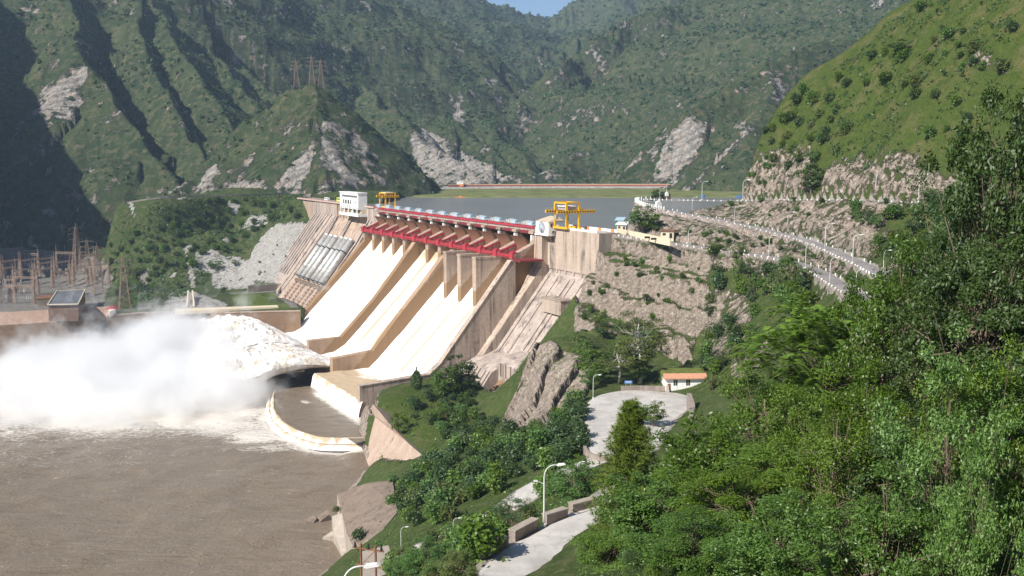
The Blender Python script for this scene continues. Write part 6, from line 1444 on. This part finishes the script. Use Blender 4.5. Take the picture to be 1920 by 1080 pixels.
# --- groves, thickets and bushes, scattered where the photo shows them
def scatter(poly, n, keys, h0, h1, label, name, cat, group, fields=(A,), gap=.5, wide=(.85, 1.25), road=True, sink=.06, seed=1, far=1200, near=14):
    rd = random.Random(seed); xs = [p[0] for p in poly]; ys = [p[1] for p in poly]; done = []; tries = 0
    while len(done) < n and tries < n * 40:
        tries += 1; px, py = rd.uniform(min(xs), max(xs)), rd.uniform(min(ys), max(ys))
        if not in_poly(np.array([px]), np.array([py]), poly)[0]: continue
        hp_ = hit(px, py, fields, near)
        if hp_ is None or hp_[1] > far: continue
        (x, y, z), d = hp_
        if road and A.inside(x, y):
            i, j = int((x - A.x0) / A.res), int((y - A.y0) / A.res)
            if A.roadmask[j, i] > .25: continue
        H = rd.uniform(h0, h1)
        if any((x - a) ** 2 + (y - b) ** 2 < (gap * (H + c) / 2) ** 2 for a, b, c in done): continue
        done.append((x, y, H)); key = rd.choice(keys); hh, rr0 = hk(key); k = H / hh
        place(key, name, (x, y, z - sink * H), k * rd.uniform(*wide), k * rd.uniform(.9, 1.1), rd.uniform(0, 6.3), label, cat, group)
    return len(done)
B6 = ['bush%d' % i for i in range(6)]; M5 = ['mid%d' % i for i in range(5)]; S5 = ['shrub%d' % i for i in range(5)]
cnt = {}
def sc(*a, **k): cnt[a[5][:40]] = scatter(*a, **k)
sc([(742, 925), (738, 975), (775, 1000), (850, 975), (920, 940), (1000, 900), (1092, 872), (1096, 790), (1085, 755), (1000, 800), (935, 800), (885, 785), (870, 815), (820, 860), (795, 872)], 100, B6 + ['bush2', 'bush5', 'bush0', 'bush2'], 5, 8.5, 'green bush in the dense thicket between the river apron and the turning ground', 'bush', 'bush', 'bushes of the thicket below the turning ground', gap=.42, seed=2)
sc([(745, 795), (800, 745), (880, 735), (885, 770), (850, 835), (800, 800)], 24, ['bush2', 'bush5', 'bush0', 'mid2'], 4, 7.5, 'dark bush on the lawn between the rapids and the pink apron', 'bush', 'bush', 'bushes on the lawn by the rapids', gap=.5, seed=3)
sc([(795, 745), (850, 700), (888, 690), (890, 775), (860, 815), (800, 800)], 15, ['mid0', 'mid2', 'mid4'], 6, 10, 'dark green tree on the lawn below the spillway side wall', 'tree', 'tree', 'trees on the lawn below the spillway', gap=.42, seed=23)
sc([(1085, 640), (1130, 600), (1235, 645), (1255, 715), (1100, 738), (1092, 690)], 20, M5, 7, 13, 'green tree in the grove behind the turning ground', 'tree', 'tree', 'trees of the grove behind the turning ground', gap=.4, seed=4)
sc([(1320, 650), (1335, 540), (1440, 500), (1530, 560), (1500, 640), (1430, 645), (1385, 700), (1335, 735), (1300, 700)], 42, B6 + M5, 5, 9, 'leafy bush on the slope between the white house and the lower road', 'bush', 'bush', 'bushes above the white house', gap=.42, seed=5)
sc([(1330, 500), (1440, 500), (1530, 540), (1480, 570), (1370, 560)], 14, M5, 7, 10, 'leafy tree right below the masonry of the lower road', 'tree', 'tree', 'trees below the lower road', gap=.45, seed=15)
sc([(1095, 470), (1325, 500), (1310, 600), (1180, 612), (1085, 600)], 38, B6, 1.6, 3.8, 'small bush clinging to the ledges of the stepped cliff', 'bush', 'bush', 'bushes on the stepped cliff', gap=.5, seed=6)
sc([(1280, 428), (1420, 445), (1540, 490), (1600, 525), (1600, 545), (1550, 515), (1480, 478), (1380, 462), (1270, 448)], 22, B6, 1.8, 3.4, 'small bush on the bank between the lower and middle roads', 'bush', 'bush', 'bushes between the lower and middle roads', gap=.5, seed=7)
sc([(1585, 400), (1800, 388), (1810, 560), (1700, 560), (1650, 480), (1610, 430)], 34, B6 + M5, 4.5, 8, 'bright green bush on the bank below the upper road, left of the dark trees', 'bush', 'bush', 'bushes on the bank below the upper road', gap=.42, seed=8)
sc([(1285, 380), (1540, 380), (1700, 386), (1590, 405), (1500, 425), (1400, 410), (1310, 394)], 10, B6, 2, 4, 'small bush on the grey rock cut below the upper road', 'bush', 'bush', 'bushes on the rock cut under the upper road', gap=.5, seed=9)
sc([(1412, 250), (1500, 185), (1580, 200), (1600, 260), (1540, 330), (1480, 330), (1430, 300)], 34, M5 + B6, 4, 8, 'tree or tall bush in the dark clump at the left foot of the grassy hill', 'tree', 'tree', 'clump of trees on the grassy hill', gap=.45, seed=10)
sc([(1560, 140), (1720, 20), (1910, 0), (1910, 290), (1760, 300), (1600, 230)], 40, B6, 1.4, 7.5, 'lone scrubby tree dotting the open grassy hillside', 'tree', 'tree', 'scrubby trees dotting the grassy hill', gap=.9, seed=11)
sc([(1300, 330), (1420, 290), (1520, 330), (1510, 365), (1320, 366)], 14, B6, 2, 4, 'small bush on the reddish rock slope above the upper road', 'bush', 'bush', 'bushes on the reddish rock slope', gap=.7, seed=12)
sc([(1010, 940), (1020, 880), (1100, 890), (1110, 935)], 8, B6 + M5, 4, 7, 'green bush around the tree behind the tallest lamp', 'bush', 'bush', 'bushes behind the tallest lamp', gap=.4, seed=13)
sc([(700, 1080), (760, 1035), (880, 1005), (955, 970), (1005, 940), (1010, 985), (930, 1030), (890, 1080)], 20, B6 + ['near0', 'near3'], 3.5, 7, 'leafy bush between the two dusty tracks at the bottom', 'bush', 'bush', 'bushes between the two dusty tracks', gap=.42, seed=14, road=True)
sc([(255, 480), (335, 385), (400, 378), (565, 372), (560, 416), (500, 422), (450, 480), (390, 470), (345, 540), (300, 572), (250, 545)], 105, M5 + B6, 5, 9.5, 'dark green tree on the far bank below the hill road', 'tree', 'tree', 'trees on the far bank', fields=(Cf,), gap=.4, seed=16, far=2000, near=500)
sc([(205, 440), (260, 440), (255, 560), (225, 575), (205, 520)], 16, M5 + B6, 5, 9, 'green tree beside the switchyard pylons', 'tree', 'tree', 'trees beside the switchyard', fields=(Cf,), gap=.45, seed=17, far=2000, near=500)
sc([(470, 440), (560, 440), (545, 520), (475, 520)], 10, B6, 1.5, 3, 'tiny bush on the pale grey scree', 'bush', 'bush', 'bushes on the scree', fields=(Cf,), gap=1, seed=18, far=2000, near=500)
for i, (px, py, H, lab) in enumerate([(395, 508, 9, 'round dark tree on top of the brown rubble bank'), (410, 507, 9, 'pointed tree right of the round dark one on the rubble bank'), (418, 553, 9, 'round dark tree at the left corner of the lawn'), (440, 500, 7, 'tree above the brown rubble bank, right of the pointed one')]):
    h_ = hit(px, py, (Cf,), 500, 2000)
    if h_: place(M5[i], 'tree', (*h_[0][:2], h_[0][2] - .4), H / 10, H / 10, i * 1.3, lab, 'tree')
for i, (p, H, lab) in enumerate([(Pz(672, 1012, 14.5), 5, 'dark bush growing against the tilted grey slab'), (Pz(632, 960, 8.5), 3.2, 'small bush on the bright broken edge of the tilted slab'), (Pz(735, 905, 19), 4, 'bush at the upper corner of the tilted grey slab')]):
    place(['bush2', 'bush3', 'bush0'][i], 'bush', (p[0], p[1], p[2] - .3), H / 4, H / 4, i, lab, 'bush')
# understory of the near slope
rd = random.Random(77); done = []
for _ in range(6000):
    if len(done) >= 290: break
    y = 11 + 135 * rd.random() ** 1.2; x = rd.uniform(-6, 70)
    z = gz(x, y); px, py, _w = project(x, y, z + 1)
    if not (1120 < px < 1960 and 380 < py < 1180): continue
    if px < 1120 + (py - 880) * .0 and py > 900: continue
    j, i = int((y - A.y0) / A.res), int((x - A.x0) / A.res)
    if A.roadmask[j, i] > .05: continue
    H = rd.uniform(.8, 1.8) * (.6 + y / 90)
    if any((x - a) ** 2 + (y - b) ** 2 < (.5 * H) ** 2 for a, b in done): continue
    # keep the view over the near track open
    top = project(x, y, z + H)
    if top[0] < 1130 + 60 * (y < 110): continue
    done.append((x, y)); key = rd.choice(S5); k = H / 2.6
    place(key, 'shrub', (x, y, z - .1), k * rd.uniform(.9, 1.4), k, rd.uniform(0, 6.3), 'leafy shrub of the undergrowth covering the near right-hand slope', 'shrub', 'undergrowth shrubs on the near slope')
print('PLANT', *PL, sep='\n'); print('scatter', cnt, len(done))
# grass and seedlings between them: one mass
n = 110000; x = vr.uniform(-8, 75, n); y = 8 + 150 * vr.uniform(0, 1, n) ** 1.3; z = A.z(x, y); px, py, _w = project(x, y, z); k = (px > 1080) & (px < 1960) & (py < 1160) & (y > 9)
j, i = ((y - A.y0) / A.res).astype(int), ((x - A.x0) / A.res).astype(int); k &= A.roadmask[j, i] < .1
P = np.c_[x, y, z + vr.uniform(.02, .45, n)][k]; tag(crown_mesh(leaves(P, .16, .06, .15), LM['fresh'], 'undergrowth'), kind='stuff')
# grassy and shrubby cover of the farther slopes of this bank
def cover(name, f, poly, n, size, mat, seed, zlim=None, y0=0):
    rg = np.random.default_rng(seed); x = rg.uniform(f.x0, f.x0 + f.nx * f.res, n * 6); y = rg.uniform(max(y0, f.y0), f.y0 + f.ny * f.res, n * 6); z = f.z(x, y); px, py, w_ = project(x, y, z); k = in_poly(px, py, poly) & (z > .5)
    if f is A:
        jj, ii = np.clip(((y - A.y0) / A.res).astype(int), 0, A.ny - 1), np.clip(((x - A.x0) / A.res).astype(int), 0, A.nx - 1); k &= (A.roadmask[jj, ii] < .08)
    k &= fbm(x / 9, y / 9, 4, seed) > -.12
    x, y, z = x[k][:n], y[k][:n], z[k][:n]; q = 7; idx = np.repeat(np.arange(len(x)), q); P = np.c_[x, y, z][idx] + rg.normal(size=(len(idx), 3)) * [size * .6, size * .6, size * .3] + [0, 0, size * .3]
    return tag(crown_mesh(leaves(P, size, size * .5, .5, None, rg), LM[mat], name), kind='stuff')
cover('ground_cover', A, [(740, 760), (900, 690), (1090, 640), (1100, 860), (985, 900), (760, 990), (735, 960), (700, 1080), (1020, 1080), (1115, 930), (1110, 740)], 9000, .55, 'fresh', 91, y0=120)
cover('ground_cover', A, [(1085, 460), (1330, 500), (1540, 520), (1600, 560), (1500, 640), (1400, 740), (1300, 740), (1100, 640), (1080, 560)], 6000, .6, 'olive', 92, y0=300)
cover('ground_cover', A, [(1200, 395), (1420, 400), (1640, 400), (1800, 390), (1800, 540), (1650, 520), (1540, 490), (1300, 440)], 4500, .5, 'fresh', 93, y0=300)
cover('ground_cover', A, [(1060, 555), (1105, 640), (1110, 690), (985, 700), (880, 690), (885, 780), (745, 800), (700, 760), (790, 690), (900, 670), (1000, 640)], 5000, .5, 'fresh', 97, y0=300)
cover('scrub_cover', A, [(1405, 255), (1500, 180), (1560, 150), (1640, 200), (1600, 300), (1500, 345), (1420, 310)], 2600, 1.5, 'dark', 98, y0=300)
cover('scrub_cover', A, [(1480, 200), (1720, 0), (1920, -60), (1920, 330), (1600, 320)], 4200, 1.5, 'dark', 99, y0=300)
cover('scrub_cover', A, [(1060, 555), (1105, 640), (1110, 690), (985, 700), (880, 690), (885, 780), (745, 800), (700, 760), (790, 700), (900, 670), (1000, 640)], 500, 1.3, 'broad', 102, y0=300)
cover('scrub_cover', A, [(740, 800), (800, 760), (1090, 860), (1010, 900), (800, 1010), (740, 990), (690, 1080), (660, 1060), (690, 900)], 900, 1.2, 'broad', 103, y0=200)
cover('scrub_cover', A, [(1290, 330), (1420, 285), (1540, 320), (1640, 300), (1800, 320), (1800, 385), (1640, 500), (1540, 480), (1300, 400)], 900, 1.1, 'broad', 104, y0=300)
cover('meadow_grass', A, [(1410, 250), (1720, 0), (1920, -60), (1920, 330), (1500, 310)], 9000, .5, 'fresh', 94, y0=300)
cover('scrub_cover', Cf, [(200, 440), (300, 375), (575, 366), (560, 415), (490, 420), (450, 480), (340, 560), (240, 575)], 2600, 2.6, 'dark', 96)
cover('ground_cover', Cf, [(200, 440), (340, 370), (575, 364), (560, 420), (480, 425), (450, 500), (340, 560), (240, 575)], 7000, 1.1, 'broad', 95)

# --- forest on the mountains: one mass of small crowns
def forest():
    rg = np.random.default_rng(21); w_ = np.clip(rr, 500, 5000) ** 1.0
    vis = (HPX > -120) & (HPX < 2040) & (HPY > -120) & (HPY < 500) & (HZ > 62) & (HY > 880)
    pr = vis * np.clip(.42 + hfor * 1.1, .03, 1.0) * (1 - np.clip(hrock * 1.15, 0, .97)) * rr ** 1.05
    pr = pr.ravel() / pr.sum(); N = 60000
    idx = rg.choice(pr.size, N, p=pr); x = HX.ravel()[idx]; y = HY.ravel()[idx]; z = HZ.ravel()[idx]; d = np.hypot(x, y)
    x = x + rg.normal(size=N) * d * .003; y = y + rg.normal(size=N) * d * .005
    z = hills_z(x, y); size = np.clip(d / 560, 1.5, 6.5) * rg.uniform(.55, 1.45, N) ** 1.3
    q = 15; ii = np.repeat(np.arange(N), q); dr = unit(rg.normal(size=(N * q, 3))); dr[:, 2] = np.abs(dr[:, 2]) * 1.15
    P = np.c_[x, y, z][ii] + dr * size[ii, None] * rg.uniform(.55, 1., (N * q, 1)) * [.95, .95, .9]
    V = leaves(P, 1., .8, .25, dr * 1.2, rg); c_ = np.repeat(P, 4, 0); V = c_ + (V - c_) * np.repeat(size[ii], 4)[:, None] * .95
    return V
LM['forest'] = leaf_mat('forest_leaves', (.034, .066, .024), (.06, .1, .032), (.09, .125, .042), .15, .6, .15, .012)
tag(crown_mesh(forest(), LM['forest'], 'forest'), kind='stuff')
# ================================================================== SPRAY AND AIR
def spray():
    m = NT('spray_volume'); c = m.coord('Object')
    bl = [(-232, 640, 21, 30, 30, 26), (-288, 645, 12, 32, 32, 18), (-226, 588, 9, 44, 40, 19), (-188, 566, 5, 36, 34, 13), (-268, 585, 6, 50, 48, 15), (-318, 600, 4, 48, 44, 12), (-207, 625, 17, 28, 26, 17), (-172, 585, 8, 26, 26, 13), (-238, 540, 2, 60, 34, 7), (-203, 668, 26, 24, 24, 13), (-188, 652, 24, 14, 16, 9), (-170, 608, 17, 16, 14, 8), (-212, 650, 12, 22, 20, 12), (-176, 600, 13, 16, 18, 8), (-186, 605, 9, 18, 20, 12), (-232, 668, 12, 22, 22, 14), (-150, 578, 4, 14, 14, 8), (-165, 570, 4, 16, 16, 9)]
    acc = None
    wv = m.n('TexNoise', {'Vector': c, 'Scale': .035, 'Detail': 3.}).outputs[1]
    wp = m.n('VectorMath', {0: wv, 1: (.5, .5, .5)}, operation='SUBTRACT').outputs[0]; wp = m.n('VectorMath', {0: wp, 1: (26, 26, 18)}, operation='MULTIPLY').outputs[0]
    cc = m.n('VectorMath', {0: c, 1: wp}, operation='ADD').outputs[0]
    for x, y, z, a, b, h in bl:
        v = m.n('VectorMath', {0: cc, 1: (x, y, z)}, operation='SUBTRACT').outputs[0]; v = m.n('VectorMath', {0: v, 1: (1 / a, 1 / b, 1 / h)}, operation='MULTIPLY').outputs[0]
        d2 = m.n('VectorMath', {0: v, 1: v}, operation='DOT_PRODUCT').outputs['Value']
        e = m.math('POWER', 2.718, m.math('MULTIPLY', d2, -1.0)); acc = e if acc is None else m.math('ADD', acc, e)
    n1 = m.noise(c, .05, 5, .62, .4)
    f = m.math('ADD', acc, m.math('MULTIPLY', m.math('SUBTRACT', n1, .5), 2.9)); f = m.math('SUBTRACT', f, .42)
    f = m.math('MULTIPLY', m.math('MAXIMUM', f, 0.), SPRAY_D)
    p = m.n('VolumePrincipled', {'Color': (.985, .985, .985, 1), 'Density': f, 'Anisotropy': .25}); m.t.links.new(p.outputs[0], m.out.inputs['Volume'])
    o = MB().box(-390, -112, 478, 745, .8, 66).build('spray', m.m); m.m.cycles.volume_sampling = 'MULTIPLE_IMPORTANCE'
    return tag(o, kind='stuff')
SPRAY_D = .13
spray()
def haze():
    m = NT('haze_volume'); p = m.n('VolumePrincipled', {'Color': (.56, .74, 1, 1), 'Density': HAZE_D, 'Anisotropy': .1}); m.t.links.new(p.outputs[0], m.out.inputs['Volume'])
    return tag(MB().box(-5200, 5200, -400, 8200, -45, 1900).build('haze', m.m), kind='stuff')
HAZE_D = .00006
haze()
# ================================================================== LIGHT, SKY, CAMERA
cam = bpy.data.objects.new('camera', bpy.data.cameras.new('camera')); link(cam)
cam.location = (0, 0, CZ); cam.rotation_euler = (math.pi / 2 - PITCH, 0, 0)
cam.data.lens = 36 * F / 1920; cam.data.sensor_width = 36; cam.data.clip_start = .5; cam.data.clip_end = 30000
S.camera = cam
SUN_H = np.array([-.77, -.638]); SUN_EL = R(39)
sd = Vector((SUN_H[0] * math.cos(SUN_EL), SUN_H[1] * math.cos(SUN_EL), math.sin(SUN_EL))).normalized()
sl = bpy.data.lights.new('sun', 'SUN'); sl.energy = 4.5; sl.angle = R(.5); sl.color = (1, .955, .88)
so = bpy.data.objects.new('sun', sl); link(so); so.rotation_euler = sd.to_track_quat('Z', 'Y').to_euler()
w = bpy.data.worlds.new('World'); S.world = w; w.use_nodes = True
nt = w.node_tree; bg = nt.nodes['Background']; sky = nt.nodes.new('ShaderNodeTexSky'); sky.sky_type = 'NISHITA'; sky.sun_disc = False
sky.sun_elevation = SUN_EL; sky.sun_rotation = math.atan2(sd.x, sd.y); sky.altitude = 2500; sky.air_density = 1.0; sky.dust_density = .2; sky.ozone_density = 2.0
nt.links.new(sky.outputs[0], bg.inputs[0]); bg.inputs[1].default_value = .068
S.view_settings.view_transform = 'Standard'; S.view_settings.look = 'None'; S.view_settings.exposure = .75; S.view_settings.gamma = 1
S.view_settings.use_curve_mapping = False
S.cycles.use_denoising = True
S.cycles.max_bounces = 8; S.cycles.diffuse_bounces = 3; S.cycles.glossy_bounces = 2; S.cycles.transmission_bounces = 3; S.cycles.transparent_max_bounces = 6; S.cycles.volume_bounces = 6
S.cycles.sample_clamp_indirect = 6
